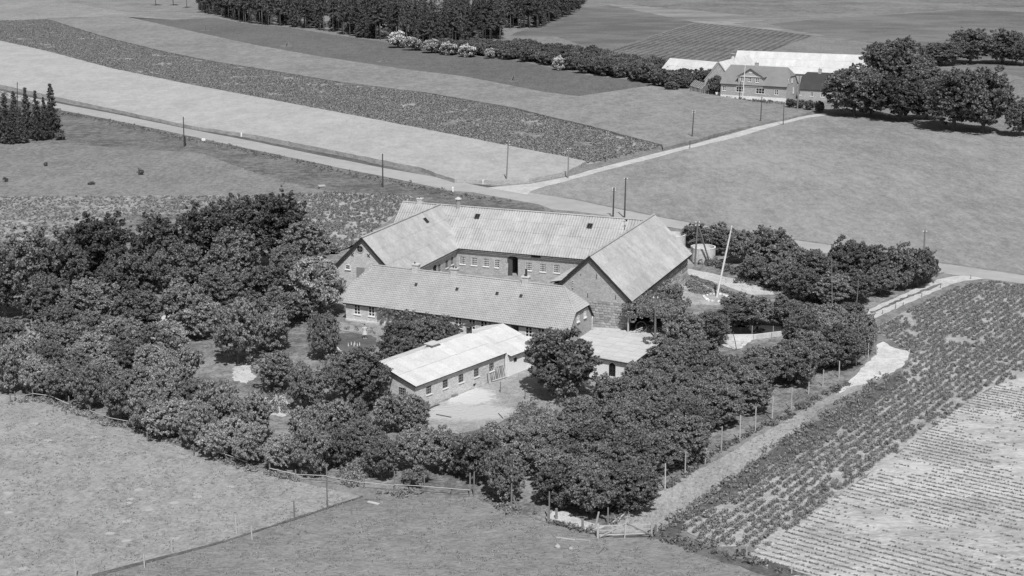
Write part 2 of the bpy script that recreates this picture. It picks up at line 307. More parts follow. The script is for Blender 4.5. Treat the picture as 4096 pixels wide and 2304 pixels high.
sheet('driveway', P('b4', (560,960),(750,890),(1000,780),(1280,660),(1400,637),(1480,632),(1640,655),(1480,672),(1370,702),(1080,832),(800,957),(680,992),(540,1020)), .028, 'gravel', 1, .15)
sheet('drive_grass_strip', P('b4', (700,935),(860,872),(1050,785),(1300,690),(1320,697),(1060,800),(860,886),(710,945)), .032, 'rough_grass', .6, .18)
sheet('lane_track', P('c3', (740,1075),(1000,900),(1300,700),(1500,600),(1800,420),(1932,350)) + P('c4', (60,320),(400,120),(640,0)) + P('b4', (610,1449),(820,1449)) + P('c4', (600,80),(400,190),(200,370),(0,520)) + P('c3', (1700,700),(1450,870),(1250,1020),(1080,1130),(760,1150)), .028, 'lane_grass', 1, .2)
sheet('sand_patch', P('b4', (590,1449),(700,1330),(820,1230),(825,1150),(870,1130),(960,1180),(1070,1200),(1060,1250),(1000,1330),(880,1400),(750,1449)) + P('c4', (640,20),(500,90),(560,20)), .032, 'white_sand', .8, .2)
sheet('sand_patch', P('b4', (1100,1290),(1210,1285),(1180,1350),(1090,1350)), .032, 'gravel', .5, .2)
sheet('left_pasture', P('d', (-120,985),(0,990),(150,1012),(220,1052),(400,1107),(600,1170),(760,1214),(912,1250),(780,1293),(560,1363),(230,1449),(100,1480),(-120,1480)), .008, 'pasture_light', 1.5, .12)
sheet('front_pasture', P('d', (912,1250),(1190,1252),(1360,1312),(1500,1348),(1640,1350),(1760,1390),(1900,1440),(1930,1500),(60,1500),(230,1452),(560,1366),(780,1296)), .012, 'pasture_dark', 1.5, .12)
sheet('lane_verge', P('c3', (1070,1130),(1250,960),(1500,830),(1760,640),(1932,520)) + P('c4', (150,400),(480,230),(800,30),(1000,-100),(1060,-20),(600,300),(100,620),(0,600)) + P('c3', (1932,700),(1300,1050),(1250,1180),(1500,1230),(1932,1400)) + P('c4', (0,1340),(330,1449),(0,1449)) + P('c3', (1500,1310),(1070,1160)), .024, 'verge', 1, .25)
pot_r = P('b4', (800,1050),(850,1000),(1000,918),(1120,862),(1380,742),(1530,700),(1700,680),(2100,730),(2900,850),(2900,960)) + P('c4', (2900,-480),(1932,-60),(1700,20),(1400,200),(1100,430),(820,640),(380,950),(0,1200)) + P('c3', (1932,1230),(1500,1230),(1200,1050),(1260,1000),(1500,870),(1932,620)) + P('c4', (200,430),(500,280),(850,60)) + P('b4', (1000,1400),(1090,1230),(950,1130))
sheet('potato_field', pot_r, .020, 'sand_soil', 1.5, .15)
beet = P('c4', (2900,-480),(1932,-60),(1700,20),(1400,200),(1100,430),(820,640),(380,950),(0,1200),(-150,1290),(-40,1360),(180,1440),(360,1520),(3300,1620))
sheet('beet_field', beet, .016, 'beet_soil', 1.2, .2)
sheet('lawn', P('k4', (60,830),(420,820),(560,880),(560,960),(300,1100),(200,1180),(0,1140),(-100,1000)), .028, 'lawn', .6, .15)
sheet('garden_bed', P('k4', (90,720),(165,690),(300,740),(600,800),(560,850),(400,840),(80,780)), .032, 'courtyard', .5, .1)
sheet('chicken_yard', P('k1', (480,1150),(900,960),(1300,790),(1480,600),(1900,480),(2300,900),(2250,1080),(1900,1160),(1600,1180),(1300,1330),(900,1440),(480,1360)), .028, 'yard_soil', 1, .2)
sheet('sand_patch', P('b1', (1180,950),(1310,910),(1290,940),(1240,990),(1190,985)), .032, 'white_sand', .4, .15)
sheet('sand_patch', P('c2', (20,120),(240,60),(260,200),(200,250),(60,220)), .032, 'gravel', .4, .3)
sheet('sand_patch', P('b1', (1760,1330),(1880,1290),(1932,1400),(1860,1449),(1760,1420)), .032, 'gravel', .4, .2)
sheet('vegetable_bed', P('k3', (240,1130),(380,1030),(520,1060),(760,1190),(1150,1330),(1100,1449),(300,1449)), .032, 'sand_soil', .5, .2)
sheet('sand_patch', P('g4', (280,850),(700,840),(620,900),(560,950),(470,960),(300,900)), .034, 'white_sand', .4, .1)
sheet('sand_patch', P('g4', (1190,390),(1320,440),(1460,560),(1440,640),(1380,560),(1230,450)), .034, 'gravel', .4, .2)
sheet('sandy_verge', P('c3', (300,960),(420,970),(560,1040),(700,1080),(600,1110),(420,1060),(260,1020)), .032, 'gravel', .4, .15)
sheet('grass_furrow', P('d', (912,1247),(780,1291),(560,1361),(230,1446),(235,1453),(562,1366),(782,1295),(914,1251)), .034, 'verge', .8, .07)
for c, x, y, rx, ry in (('g6',60,182,28,3),('g6',545,276,40,5),('g6',1128,370,40,5),('a3',10,612,40,7)):
    p = at(c, x, y); e = at(c, x+rx, y); r_ = (e-p).length
    sheet('worn_circle', [Vector((p.x+r_*math.cos(t*.5), p.y+r_*math.sin(t*.5)*.8, 0)) for t in range(12)], .03, 'far_fallow', 1, .2)

sheet('concrete_yard', P('k2', (95,395),(350,400),(560,430),(840,440),(900,470),(880,600),(760,700),(545,840),(150,780),(90,520)), .036, 'gravel', .6, .1)
# ------------------------------------------------------------------ FOLIAGE
def leaves(C, n_per, size, seed, out=.62, asp=1.6, up=.25, squash=1.0):
    """C: (k,4) clump centres and radii.  Leaf quads lie on the clumps, facing mostly outwards."""
    r = np.random.default_rng(seed); C = np.asarray(C, float); k = len(C); n = np.maximum(6, (n_per*(C[:,3]/C[:,3].mean())**1.6)).astype(int)
    idx = np.repeat(np.arange(k), n); N = len(idx)
    d = r.normal(size=(N,3)); d[:,2] += up; d /= np.linalg.norm(d, axis=1)[:,None]
    rad = C[idx,3]*(r.random(N)**.35)
    rad *= np.where(r.random(N) < .12, 1.5, 1.0); p = C[idx,:3] + d*rad[:,None]*np.array([1,1,squash])
    nn = d*out + r.normal(size=(N,3))*.55; nn /= np.linalg.norm(nn, axis=1)[:,None]
    a = np.cross(nn, r.normal(size=(N,3))); a /= np.linalg.norm(a, axis=1)[:,None]; b = np.cross(nn, a)
    s = size*(.6+.8*r.random(N))[:,None]; a = a*s*asp/2; b = b*s/2
    V = np.stack([p-a, p+b*.9, p+a, p-b*.9], 1).reshape(-1,3); F = np.arange(N*4).reshape(-1,4)
    return V, F
def crown_round(seed, lobes=16, sub=7, h=.5, base=.12, cl=.13, flat=.85):
    """clumps of a crown inside the unit tree: height 1, radius 1 (x,y), bottom at z=base"""
    r = np.random.default_rng(seed); out = []
    for i in range(lobes):
        z = 1-2*((i+r.random())/lobes)**.9; th = r.uniform(0, 2*math.pi); rr = math.sqrt(max(0, 1-z*z*.92)); q = r.uniform(.45, .78); w_ = .88+.2*math.sin(th*2+seed)
        c = np.array([rr*math.cos(th)*q*w_, rr*math.sin(th)*q*w_, z*min(q, .70)])
        L = r.uniform(.2, .34)
        for j in range(sub):
            d = r.normal(size=3); d[2] += .3; d /= np.linalg.norm(d); p = c + d*L
            out.append((p[0], p[1], p[2], cl*r.uniform(.7, 1.35)))
            if r.random() < .45: q2 = c + d*L*r.uniform(1.1, 1.38); out.append((q2[0], q2[1], q2[2]+.02, cl*r.uniform(.35, .55)))
    out = np.array(out); out[:,2] = base + (1-base)*(out[:,2]/1.05*.5+.5); return out
def trunk_mesh(seed, height, crown_r, tr, m, base=.12, nl=6, lean=.12):
    r = random.Random(seed); b = MB(); top = Vector((r.uniform(-lean,lean)*height, r.uniform(-lean,lean)*height, height*.72))
    mid = top*.5 + Vector((r.uniform(-.06,.06)*height, r.uniform(-.06,.06)*height, 0))
    b.tube([(0,0,-.15), (0,0,.1), mid, top], [tr*1.35, tr, tr*.65, tr*.2], 7)
    for i in range(nl):
        t = r.uniform(.3, .85); st = Vector((0,0,0)).lerp(mid, t*2) if t < .5 else mid.lerp(top, t*2-1); a = 2*math.pi*i/nl + r.uniform(-.4,.4)
        e = st + Vector((math.cos(a)*crown_r*.62, math.sin(a)*crown_r*.62, height*r.uniform(.14,.3))); mm = st.lerp(e, .5) + Vector((0,0,-height*.03))
        b.tube([st, mm, e], [tr*.45, tr*.3, tr*.08], 5, False)
    return b.mesh('trunk', m, True)
PROTO = {}
def proto_round(kind, n, H, Rr, leafm, lobes, sub, n_per, size, cl, base, tr, barkm='bark', seed0=0, flat=1.0, up=.25, blossom=0):
    L = []
    for i in range(n):
        C = crown_round(seed0+i*7+1, lobes, sub, cl=cl, base=base); C = C*np.array([Rr, Rr, H, 1]); C[:,3] = C[:,3]*Rr
        V, F = leaves(C, n_per, size, seed0+i+50, up=up, squash=.75)
        V[:,2] = np.maximum(V[:,2], .1)
        ex = None
        if blossom:
            r = np.random.default_rng(i+5); Cb = C[C[:,1] < Rr*.35]; V2, F2 = leaves(Cb, blossom, size*.6, seed0+i+500, up=.8); ex = np_mesh('blossom', V2*1.03, F2, M['blossom'])
        L.append((np_mesh('crown', V, F, M[leafm]), trunk_mesh(seed0+i, H, Rr, tr, M[barkm], base), ex))
    PROTO[kind] = (L, H, Rr)
def proto_conifer(kind, n, H, Rr, leafm, bare, layers, per, n_per, size, tr, seed0, open_=.0):
    L = []
    for i in range(n):
        r = np.random.default_rng(seed0+i); C = []
        for k in range(layers):
            t = k/(layers-1); z = H*(bare + (1-bare)*t*.97); rad = Rr*(1-t)**.8*(.75+.5*r.random()) + .12
            m_ = max(3, int(per*(1-t*.7)))
            for j in range(m_):
                if r.random() < open_: continue
                a = 2*math.pi*(j+r.random())/m_
                for q in (.35, .7, 1.0):
                    C.append((rad*q*math.cos(a), rad*q*math.sin(a), z - rad*q*.22 + r.normal()*.08, (.18+.16*(1-t))*Rr*(1.15-q*.5)))
        V, F = leaves(np.array(C), n_per, size, seed0+i+90, squash=.45, up=.3, asp=2.4)
        b = MB(); b.tube([(0,0,-.2),(0,0,H*.5),(r.normal()*.15,0,H*.97)], [tr, tr*.7, tr*.12], 6)
        ex = None
        L.append((np_mesh('crown', V, F, M[leafm]), b.mesh('trunk', M['bark_pine'], True), ex))
    PROTO[kind] = (L, H, Rr)
proto_round('orchard', 7, 4.0, 2.5, 'leaf_orchard', 42, 15, 25, .115, .072, .03, .12, seed0=10)
proto_round('orchard_dark', 6, 4.2, 2.5, 'leaf_hedge', 42, 15, 25, .115, .072, .03, .12, seed0=210)
proto_round('big', 6, 9.0, 3.6, 'leaf_big', 54, 16, 30, .15, .068, .06, .24, seed0=40)
proto_round('big_dark', 5, 9.0, 3.6, 'leaf_dark', 54, 16, 30, .15, .068, .06, .24, seed0=140)
proto_round('birch', 2, 9.0, 3.2, 'leaf_light', 40, 12, 24, .15, .075, .22, .2, seed0=70, barkm='pale_wood')
proto_round('far_oak', 5, 12.0, 6.0, 'leaf_far', 60, 16, 22, .26, .068, .02, .34, seed0=90)
proto_round('shrub', 5, 2.2, 1.5, 'leaf_hedge', 14, 6, 48, .14, .19, .0, .05, seed0=300)
proto_round('shrub_far', 6, 4.0, 3.0, 'leaf_far', 26, 12, 16, .26, .10, .0, .08, seed0=330)
proto_round('blossom_shrub', 3, 4.2, 3.0, 'leaf_hedge', 18, 6, 30, .34, .18, .0, .08, seed0=360, blossom=34)
proto_round('blossom_small', 2, 2.4, 1.5, 'leaf_hedge', 12, 6, 30, .15, .2, .0, .05, seed0=380, blossom=30)
proto_conifer('spruce', 4, 10.0, 2.1, 'needle', .12, 18, 8, 26, .22, .16, 400, .08)
proto_conifer('pine', 8, 15.0, 2.3, 'needle', .42, 14, 6, 20, .34, .22, 430, .36)
TREES = []
def tree(kind, p, h, w, name, label, cat='tree', group=None, k=None, rz=None):
    L, H, Rr = PROTO[kind]; k = rnd.randrange(len(L)) if k is None else k % len(L); cr, tk, ex = L[k]
    e = empty(name, (p.x, p.y, 0), (0 if ex else rnd.uniform(0, 6.28)) if rz is None else rz, label, cat, group)
    s = (w/(2*Rr*.93), w/(2*Rr*.93), h/(H*.97)); e.scale = s
    inst('crown', cr, e); inst('trunk', tk, e)
    if ex: inst('blossom', ex, e)
    TREES.append((p.x, p.y, w/2)); return e
def T(kind, x, yt, yb, w, label, group=None, name='leafy_tree', cat='tree', c='d', hmul=1.0):
    """x, crown top row, foot row and crown width as measured in the photograph"""
    b = at(c, x, yb); h = upto(c, x, yt, b)*hmul; ww = w/CROP[c][2]/scale_at(b)
    return tree(kind, b, h, ww, name, label, cat, group)
# ------------------------------------------------------------------ BUILDINGS
class Fr:                                             # local frame of a building: x along the ridge, y away, z up
    def __init__(s, x, y, th): s.o = Vector((x, y, 0)); s.th = th; s.cx = Vector((math.cos(th), math.sin(th), 0)); s.cy = Vector((-math.sin(th), math.cos(th), 0))
    def w(s, u, v, z=0): return s.o + s.cx*u + s.cy*v + Vector((0, 0, z))
    def l(s, p): d = p - s.o; return Vector((d.dot(s.cx), d.dot(s.cy), p.z))
    def fy(s, c, x, y, v): return s.l(hit(c, x, y, s.w(0, v), s.cy))       # pixel on the wall y = v
    def fx(s, c, x, y, u): return s.l(hit(c, x, y, s.w(u, 0), s.cx))       # pixel on the wall x = u
    def plane(s, c, x, y, p, n):                      # pixel on a local plane
        d = ray(c, x, y); d = Vector((d.dot(s.cx), d.dot(s.cy), d.z)); o = s.l(Vector((0, 0, CAMH))); t = (Vector(p)-o).dot(n)/d.dot(n); return o + d*t
def window(par, p, ang, w, h, nx=2, ny=3, fm='white_paint', bar=.05, sill='white_paint', arch=0, rec=.07, pane='glass', name='window'):
    """p: middle of the sill line on the wall face, ang: direction of the wall"""
    b = MB(); y0, y1 = rec-.05, rec+.02
    b.box(-w/2, -w/2+bar*1.4, y0, y1, 0, h); b.box(w/2-bar*1.4, w/2, y0, y1, 0, h); b.box(-w/2, w/2, y0+.003, y1, 0, bar*1.4); b.box(-w/2, w/2, y0+.003, y1, h-bar*1.4, h)
    for i in range(1, nx): x = -w/2+w*i/nx; q = bar*(.9 if nx == 2 else .5); b.box(x-q, x+q, y0+.006, y1, 0, h)
    for j in range(1, ny): z = h*j/ny; b.box(-w/2, w/2, y0+.009, y1, z-bar*.4, z+bar*.4)
    o = b.build(name, fm, par); o.location = p; o.rotation_euler = (0, 0, ang)
    MB().quad((-w/2, rec+.01, 0), (w/2, rec+.01, 0), (w/2, rec+.01, h), (-w/2, rec+.01, h)).build('pane', pane, o)
    if sill: MB().box(-w/2-.06, w/2+.06, -.09, rec, -.09, -.005).build('sill', sill, o)
    return o
def door(par, p, ang, w, h, m, rec=.08, name='door'):
    b = MB(); n = max(3, int(w/.16))
    for i in range(n): x = -w/2+w*i/n; b.box(x+.006, x+w/n-.006, rec-.04+(.006 if i % 2 else 0), rec, .02, h)
    o = b.build(name, m, par); o.location = p; o.rotation_euler = (0, 0, ang)
    MB().box(w*.36, w*.36+.03, rec-.1, rec-.04, h*.48, h*.48+.14).build('handle', 'iron', o); return o
def facade(par, a, b, z0, z1, m, specs=(), top=None, name='wall', dep=.22):
    a, b = Vector((a[0], a[1], 0)), Vector((b[0], b[1], 0)); L = (b-a).length; d = (b-a)/L; n = Vector((d.y, -d.x, 0)); ang = math.atan2(d.y, d.x)
    mb = MB(); Q = lambda u, z, k=0: tuple(a + d*u + Vector((0, 0, z)) - n*k)
    H = [(s['u']-s['w']/2, s['u']+s['w']/2, s['z'], s['z']+s['h']) for s in specs if s.get('hole', True)]
    us = sorted(set([0, L] + [v for h_ in H for v in h_[:2]])); zs = sorted(set([z0, z1] + [v for h_ in H for v in h_[2:]]))
    for i in range(len(us)-1):
        for j in range(len(zs)-1):
            cu, cz = (us[i]+us[i+1])/2, (zs[j]+zs[j+1])/2
            if any(h_[0] < cu < h_[1] and h_[2] < cz < h_[3] for h_ in H): continue
            mb.quad(Q(us[i], zs[j]), Q(us[i+1], zs[j]), Q(us[i+1], zs[j+1]), Q(us[i], zs[j+1]))
    for (u0, u1, q0, q1) in H:
        mb.quad(Q(u0, q0), Q(u0, q0, dep), Q(u0, q1, dep), Q(u0, q1)); mb.quad(Q(u1, q0, dep), Q(u1, q0), Q(u1, q1), Q(u1, q1, dep))
        mb.quad(Q(u0, q1), Q(u0, q1, dep), Q(u1, q1, dep), Q(u1, q1)); mb.quad(Q(u0, q0), Q(u1, q0), Q(u1, q0, dep), Q(u0, q0, dep))
    for s in specs:
        if s.get('arch'):                              # segmental brick arch fills the corners of the opening
            u0, u1, q1, r_ = s['u']-s['w']/2, s['u']+s['w']/2, s['z']+s['h'], s['arch']; k = 8
            for i in range(k):
                t0, t1 = i/k, (i+1)/k; f = lambda t: q1 - r_*(2*t-1)**2
                mb.quad(Q(u0+(u1-u0)*t0, f(t0)), Q(u0+(u1-u0)*t1, f(t1)), Q(u0+(u1-u0)*t1, q1), Q(u0+(u1-u0)*t0, q1))
    if top: mb.quad(Q(0, z1), Q(L, z1), *[Q(u, z) for u, z in top])
    w = mb.build(name, m, par)
    for s in specs:
        p = a + d*s['u'] + Vector((0, 0, s['z'])); t = s.get('t', 'win')
        if t == 'win': window(par, p, ang, s['w'], s['h'], s.get('nx', 2), s.get('ny', 3), s.get('fm', 'white_paint'), s.get('bar', .05), s.get('sill', 'white_paint'), pane=s.get('pane', 'glass'), rec=s.get('rec', .07))
        elif t == 'door': door(par, p, ang, s['w'], s['h'], s.get('m', 'grey_paint'))
        elif t == 'open':
            o = MB().box(-s['w']/2, s['w']/2, .15, 3.5, .03, .05).box(-s['w']/2, s['w']/2, 3.5, 3.55, 0, s['h']).box(-s['w']/2-.03, -s['w']/2, .2, 3.5, 0, s['h']).box(s['w']/2, s['w']/2+.03, .2, 3.5, 0, s['h']).box(-s['w']/2, s['w']/2, .2, 3.5, s['h'], s['h']+.03).build('passage', 'mortar', par); o.location = p; o.rotation_euler = (0, 0, ang)
    return w
def sheet_mesh(w, l, ribs, amp, m, seg=6):
    b = MB(); n = ribs*seg; row = lambda y, dz: [(-.01+(w+.02)*i/n, y, amp*math.cos(2*math.pi*ribs*i/n)+dz) for i in range(n+1)]
    V = row(-.04, .006) + row(-.04, .014) + row(l, .0)
    F = [(i, i+1, n+2+i, n+1+i) for i in range(n)] + [(n+1+i, n+2+i, 2*n+3+i, 2*n+2+i) for i in range(n)]
    b.add(V, F); return b.mesh('roof_sheet', m)
def cover(roof, p0, p1, up, wl, sw, sl, me, inside=None, lift=.05, name='roof_sheet', cutp=None):
    """lay sheets on a slope: eave from p0 to p1 (seen left to right from outside), up = far top corner direction, wl slope length"""
    p0, p1 = Vector(p0), Vector(p1); ex = (p1-p0).normalized(); L = (p1-p0).length; ey = Vector(up).normalized(); nz = ex.cross(ey)
    nc, nr = max(1, round(L/sw)), max(1, round(wl/sl)); fx_, fy_ = L/nc, wl/nr
    for j in range(nr):
        for i in range(nc):
            c = p0 + ex*(i+.5)*fx_ + ey*(j+.5)*fy_
            if inside and not inside(c, fx_, fy_): continue
            q = p0 + ex*i*fx_ + ey*j*fy_ + nz*(lift + rnd.uniform(0, .012))
            mt = Matrix(((ex.x, ey.x, nz.x, q.x), (ex.y, ey.y, nz.y, q.y), (ex.z, ey.z, nz.z, q.z), (0, 0, 0, 1)))
            o = bpy.data.objects.new(name, me); link(o, roof)
            o.matrix_local = mt @ Matrix.Diagonal((fx_/sw, fy_/sl, 1, 1)) @ Matrix.Rotation(-.006, 4, 'X') @ Matrix.Rotation(rnd.uniform(-.002, .002), 4, 'Z')
def slab(mb, pts, t=.1):                              # a roof plane with thickness under it
    pts = [Vector(p) for p in pts]; n = (pts[1]-pts[0]).cross(pts[-1]-pts[0]).normalized()
    if n.z < 0: n = -n
    k = len(pts); b = len(mb.v); mb.v += [tuple(p) for p in pts] + [tuple(p-n*t) for p in pts]
    mb.f.append(tuple(b+i for i in range(k))); mb.f.append(tuple(b+k+i for i in reversed(range(k))))
    for i in range(k): mb.f.append((b+i, b+k+i, b+k+(i+1) % k, b+(i+1) % k))
def roofpts(L, W, ze, zr, zk, hl, hr, x0=0):
    t = (zr-zk)/(zr-ze); h = W*t
    front = [(x0, -W, ze), (L, -W, ze)] + ([(L, -h, zk)] if hr else []) + [(L-hr, 0, zr), (x0+hl, 0, zr)] + ([(x0, -h, zk)] if hl else [])
    back = [(p[0], -p[1], p[2]) for p in front][::-1]
    hips = ([[(L, -h, zk), (L, h, zk), (L-hr, 0, zr)]] if hr else []) + ([[(x0, h, zk), (x0, -h, zk), (x0+hl, 0, zr)]] if hl else [])
    return front, back, hips
def ridge(roof, a, b, step, m, r=.12, dz=.05, name='ridge_cap'):
    a, b = Vector(a), Vector(b); L = (b-a).length; n = max(1, round(L/step)); d = (b-a)/n; me = None
    s = d.cross(Vector((0,0,1))).normalized()
    mb = MB(); k = 5
    ring = lambda o: [tuple(o + s*r*math.cos(math.pi*i/k) + Vector((0,0,1))*(r*.75*math.sin(math.pi*i/k)+dz-.04)) for i in range(k+1)]
    e = d*1.04; v = ring(Vector((0,0,0))) + ring(e + Vector((0,0,-.012))); mb.add(v, [(i, i+1, k+2+i, k+1+i) for i in range(k)] + [tuple(range(k+1))])
    me = mb.mesh(name, m)
    for i in range(n): inst(name, me, roof, tuple(a + d*i + Vector((0,0,rnd.uniform(0,.008)))))
def verge(par, pts, m='dark_wood', h=.26, t=.05):     # barge boards under the edge of the roof
    for i in range(len(pts)-1): MB().beam(pts[i], pts[i+1], t, h).build('verge_board', m, par)
def chimney(par, p, w, d, h, m='brick', pots=1, skirt=.8):
    o = MB().box(-w/2, w/2, -d/2, d/2, -skirt, h-.14).build('chimney', m, par); o.location = p
    MB().box(-w/2-.07, w/2+.07, -d/2-.07, d/2+.07, h-.14, h).build('cap', 'concrete', o)
    for i in range(pots): MB().tube([(-w*.2+i*w*.4, 0, h-.01), (-w*.2+i*w*.4, 0, h+.16)], .1, 8).build('flue', 'iron', o)
    return o
def skylight(par, p, ex, ey, w=.7, l=.8):
    ex, ey = Vector(ex), Vector(ey); nz = ex.cross(ey); p = Vector(p)
    o = MB().box(-w/2, w/2, -l/2, -l/2+.07, 0, .1).box(-w/2, w/2, l/2-.07, l/2, 0, .1).box(-w/2, -w/2+.07, -l/2+.07, l/2-.07, 0, .1).box(w/2-.07, w/2, -l/2+.07, l/2-.07, 0, .1).box(-.03, .03, -l/2+.07, l/2-.07, .01, .08).build('skylight', 'iron', par)
    o.matrix_local = Matrix(((ex.x, ey.x, nz.x, p.x), (ex.y, ey.y, nz.y, p.y), (ex.z, ey.z, nz.z, p.z), (0,0,0,1)))
    MB().quad((-w/2+.05,-l/2+.05,.05),(w/2-.05,-l/2+.05,.05),(w/2-.05,l/2-.05,.05),(-w/2+.05,l/2-.05,.05)).build('pane', 'glass', o)
STONES = []
for i in range(8):
    r_ = random.Random(i); c_ = r_.uniform(.06, .14); b_ = MB(); j_ = lambda v: v + r_.uniform(-.05, .05)
    o_ = [(j_(-.5), 0, j_(-.5)), (j_(.5), 0, j_(-.5)), (j_(.5), 0, j_(.5)), (j_(-.5), 0, j_(.5))]; i_ = [(x*(1-2*c_), -1, z*(1-2*c_)) for x, _, z in o_]
    b_.add(o_ + i_, [(4,5,6,7), (0,1,5,4), (1,2,6,5), (2,3,7,6), (3,0,4,7)]); STONES.append(b_.mesh('stone', 'fieldstone'))
def stones(wall, a, b, z0, z1, ch, wm, ux0=0, ux1=None):
    a, b = Vector((a[0], a[1], 0)), Vector((b[0], b[1], 0)); L = (b-a).length; d = (b-a)/L; ang = math.atan2(d.y, d.x); ux1 = L if ux1 is None else ux1
    n = round((z1-z0)/ch); ch = (z1-z0)/n
    for j in range(n):
        u = ux0 + rnd.uniform(-.2, 0)
        while u < ux1-.1:
            w = min(rnd.uniform(wm*.7, wm*1.4), ux1-u+.05); 
            if u >= ux0-.05 or True:
                p = a + d*(u+w/2) + Vector((0, 0, z0+(j+.5)*ch)); inst('stone', rnd.choice(STONES), wall, tuple(p), (0, 0, ang), (w-.03, rnd.uniform(.04, .09), ch-.03))
            u += w
TH = -.3783; OB = Vector((3.256, 193.754))
B = Fr(OB.x, OB.y, TH)
SH = sheet_mesh(1.1, 2.0, 3, .028, 'eternit_main', 8); SH2 = sheet_mesh(1.1, 2.0, 4, .022, 'eternit')
# ---- main range of the farm (byre) -------------------------------
W_, ZR, ZE = 5.52, 7.87, 3.26; X0, X1 = -19.9, 15.6
sl = math.hypot(W_, ZR-ZE); up = Vector((0, W_, ZR-ZE))/sl
root = empty('cow_barn', (OB.x, OB.y, 0), TH, 'long brick barn across the back of the courtyard with weathered corrugated roof', 'barn')
fr_, bk_, _ = roofpts(X1, W_, ZE, ZR, 0, 0, 0, X0); mb = MB(); slab(mb, fr_); slab(mb, bk_); roof = mb.build('roof', 'dark_wood', root)
cover(roof, (X0, -W_, ZE), (X1, -W_, ZE), up, sl, 1.1, 2.0, SH)
cover(roof, (X1, W_, ZE), (X0, W_, ZE), (0, -W_, ZR-ZE), sl, 1.1, 2.0, SH, inside=lambda c, a, b: c.z > ZR-1.7)
ridge(roof, (X0, 0, ZR+.04), (X1, 0, ZR+.04), 1.1, 'eternit', .16)
yw = -5.02; zw = ZE+.5*(ZR-ZE)/W_-.12; specs = []
for x, y in ((213,308),(352,322),(495,335),(636,350),(1012,383),(1183,400),(1350,412)):
    p = B.fy('k5', x, y, yw); specs.append(dict(u=p.x-X0-.3, z=p.z-.52, w=.86, h=1.1, nx=4, ny=4, fm='whitewash', bar=.035, arch=.12, sill='whitewash'))
pg = B.fy('k5', 820, 410, yw); specs.append(dict(u=pg.x-X0-.3, z=.03, w=1.45, h=2.75, t='open', arch=.3))
ph = B.fy('k5', 1097, 280, yw); specs.append(dict(u=ph.x-X0-.3, z=zw-.75, w=1.35, h=.72, t='open'))
facade(root, (X0+.3, yw), (X1, yw), 0, zw, 'brick', specs)
facade(root, (X0+.3, 5.1), (X0+.3, yw), 0, zw, 'brick', top=[(10.12-5.06, ZR-.2)]); facade(root, (X1, 5.1), (X0+.3, 5.1), 0, zw, 'brick')
for dz, h_, o_ in ((-.62, .09, .07), (-.84, .07, .05)): MB().box(-9.1, ph.x-.7, yw-o_, yw-.002, zw+dz, zw+dz+h_).box(ph.x+.7, 11.0, yw-o_, yw-.002, zw+dz, zw+dz+h_).build('cornice', 'whitewash', root)
chimney(roof, (B.plane('b2', 1240, 85, (0,0,ZR), Vector((0,1,0))).x, 0, ZR), .75, .6, .75, 'brick_pale')
pv = B.plane('b2', 1527, 110, (0,0,ZR), Vector((0,1,0)))
v_ = MB().tube([(0,0,-.2),(0,0,.15),(0,0,.9)], [.42,.36,.33], 10).build('ventilator', 'grey_paint', roof, loc=(pv.x, 0, ZR)); MB().tube([(0,0,.95),(0,0,1.05),(0,0,1.3)], [.48,.5,.1], 10).build('cowl', 'concrete', v_); MB().tube([(0,0,.9),(0,0,.96)], .25, 8).build('neck', 'void', v_)
nrm = Vector((0, -(ZR-ZE), W_)).normalized()
for c, x, y in (('b2', 1672, 188), ('b3', 588, 260)): skylight(roof, B.plane(c, x, y, (0, -W_, ZE), nrm)+nrm*.08, (1,0,0), up)
pd = B.fy('k5', 705, 450, yw-.25); dd = door(root, (pd.x, yw-.3, .02), 0, 1.25, 1.75, 'brick_dark', name='sliding_door'); dd.rotation_euler = (-.1, 0, 0)
door(root, (pg.x-.45, yw+.02, .02), .25, .7, 2.4, 'tarred_wood')
# weather vane on the roof
pvn = B.plane('b3', 850, 290, (0, -W_, ZE), nrm)
wv = MB().tube([(0,0,-.05),(0,0,1.25)], .03, 5).beam((-.3,0,1.2),(.3,0,1.25),.03,.05).hexa([(.1,0,1.22),(.3,0,1.22),(.3,.02,1.22),(.1,.02,1.22),(.05,0,1.5),(.35,0,1.42),(.35,.02,1.42),(.05,.02,1.5)]).build('weather_vane', 'iron', roof, loc=tuple(pvn))
# ---- left wing -------------------------------
ul, gl, zl, hw, ze = -13.97, -23.99, 8.02, 4.79, 3.23; FL = Fr(*B.w(ul, 0).xy, TH + math.pi/2)      # x of this frame runs away from the camera
root = empty('barn', tuple(B.w(ul, 0).xy)+(0,), TH, 'brick barn wing left of the courtyard with round window in its gable', 'barn', 'brick barns around the courtyard')
sl = math.hypot(hw, zl-ze); mb = MB(); slab(mb, [(hw, gl, ze), (hw, -.3, ze), (0, -.3, zl), (0, gl, zl)]); slab(mb, [(-hw, -.3, ze), (-hw, gl, ze), (0, gl, zl), (0, -.3, zl)]); roof = mb.build('roof', 'dark_wood', root)
cover(roof, (hw, gl, ze), (hw, -.3, ze), (-hw, 0, zl-ze), sl, 1.1, 2.0, SH2, lambda c, a, b: not (c.y > -3 and c.z < 5))
cover(roof, (-hw, -.3, ze), (-hw, gl, ze), (hw, 0, zl-ze), sl, 1.1, 2.0, SH2)
ridge(roof, (0, gl, zl+.04), (0, -.6, zl+.04), 1.1, 'eternit', .16)
gw = gl+.35; e0 = hw-.4; zt = ze+.4*(zl-ze)/hw-.15
def fl(c, x, y): p = B.fy(c, x, y, gw); return Vector((p.x-ul, p.y, p.z))
pw, pdo, pr = fl('g5', 450, 838), fl('g5', 655, 930), fl('g5', 645, 547)
facade(root, (-e0, gw), (e0, gw), 0, zt, 'brick_pale', [], top=[(e0, zl-.2)])
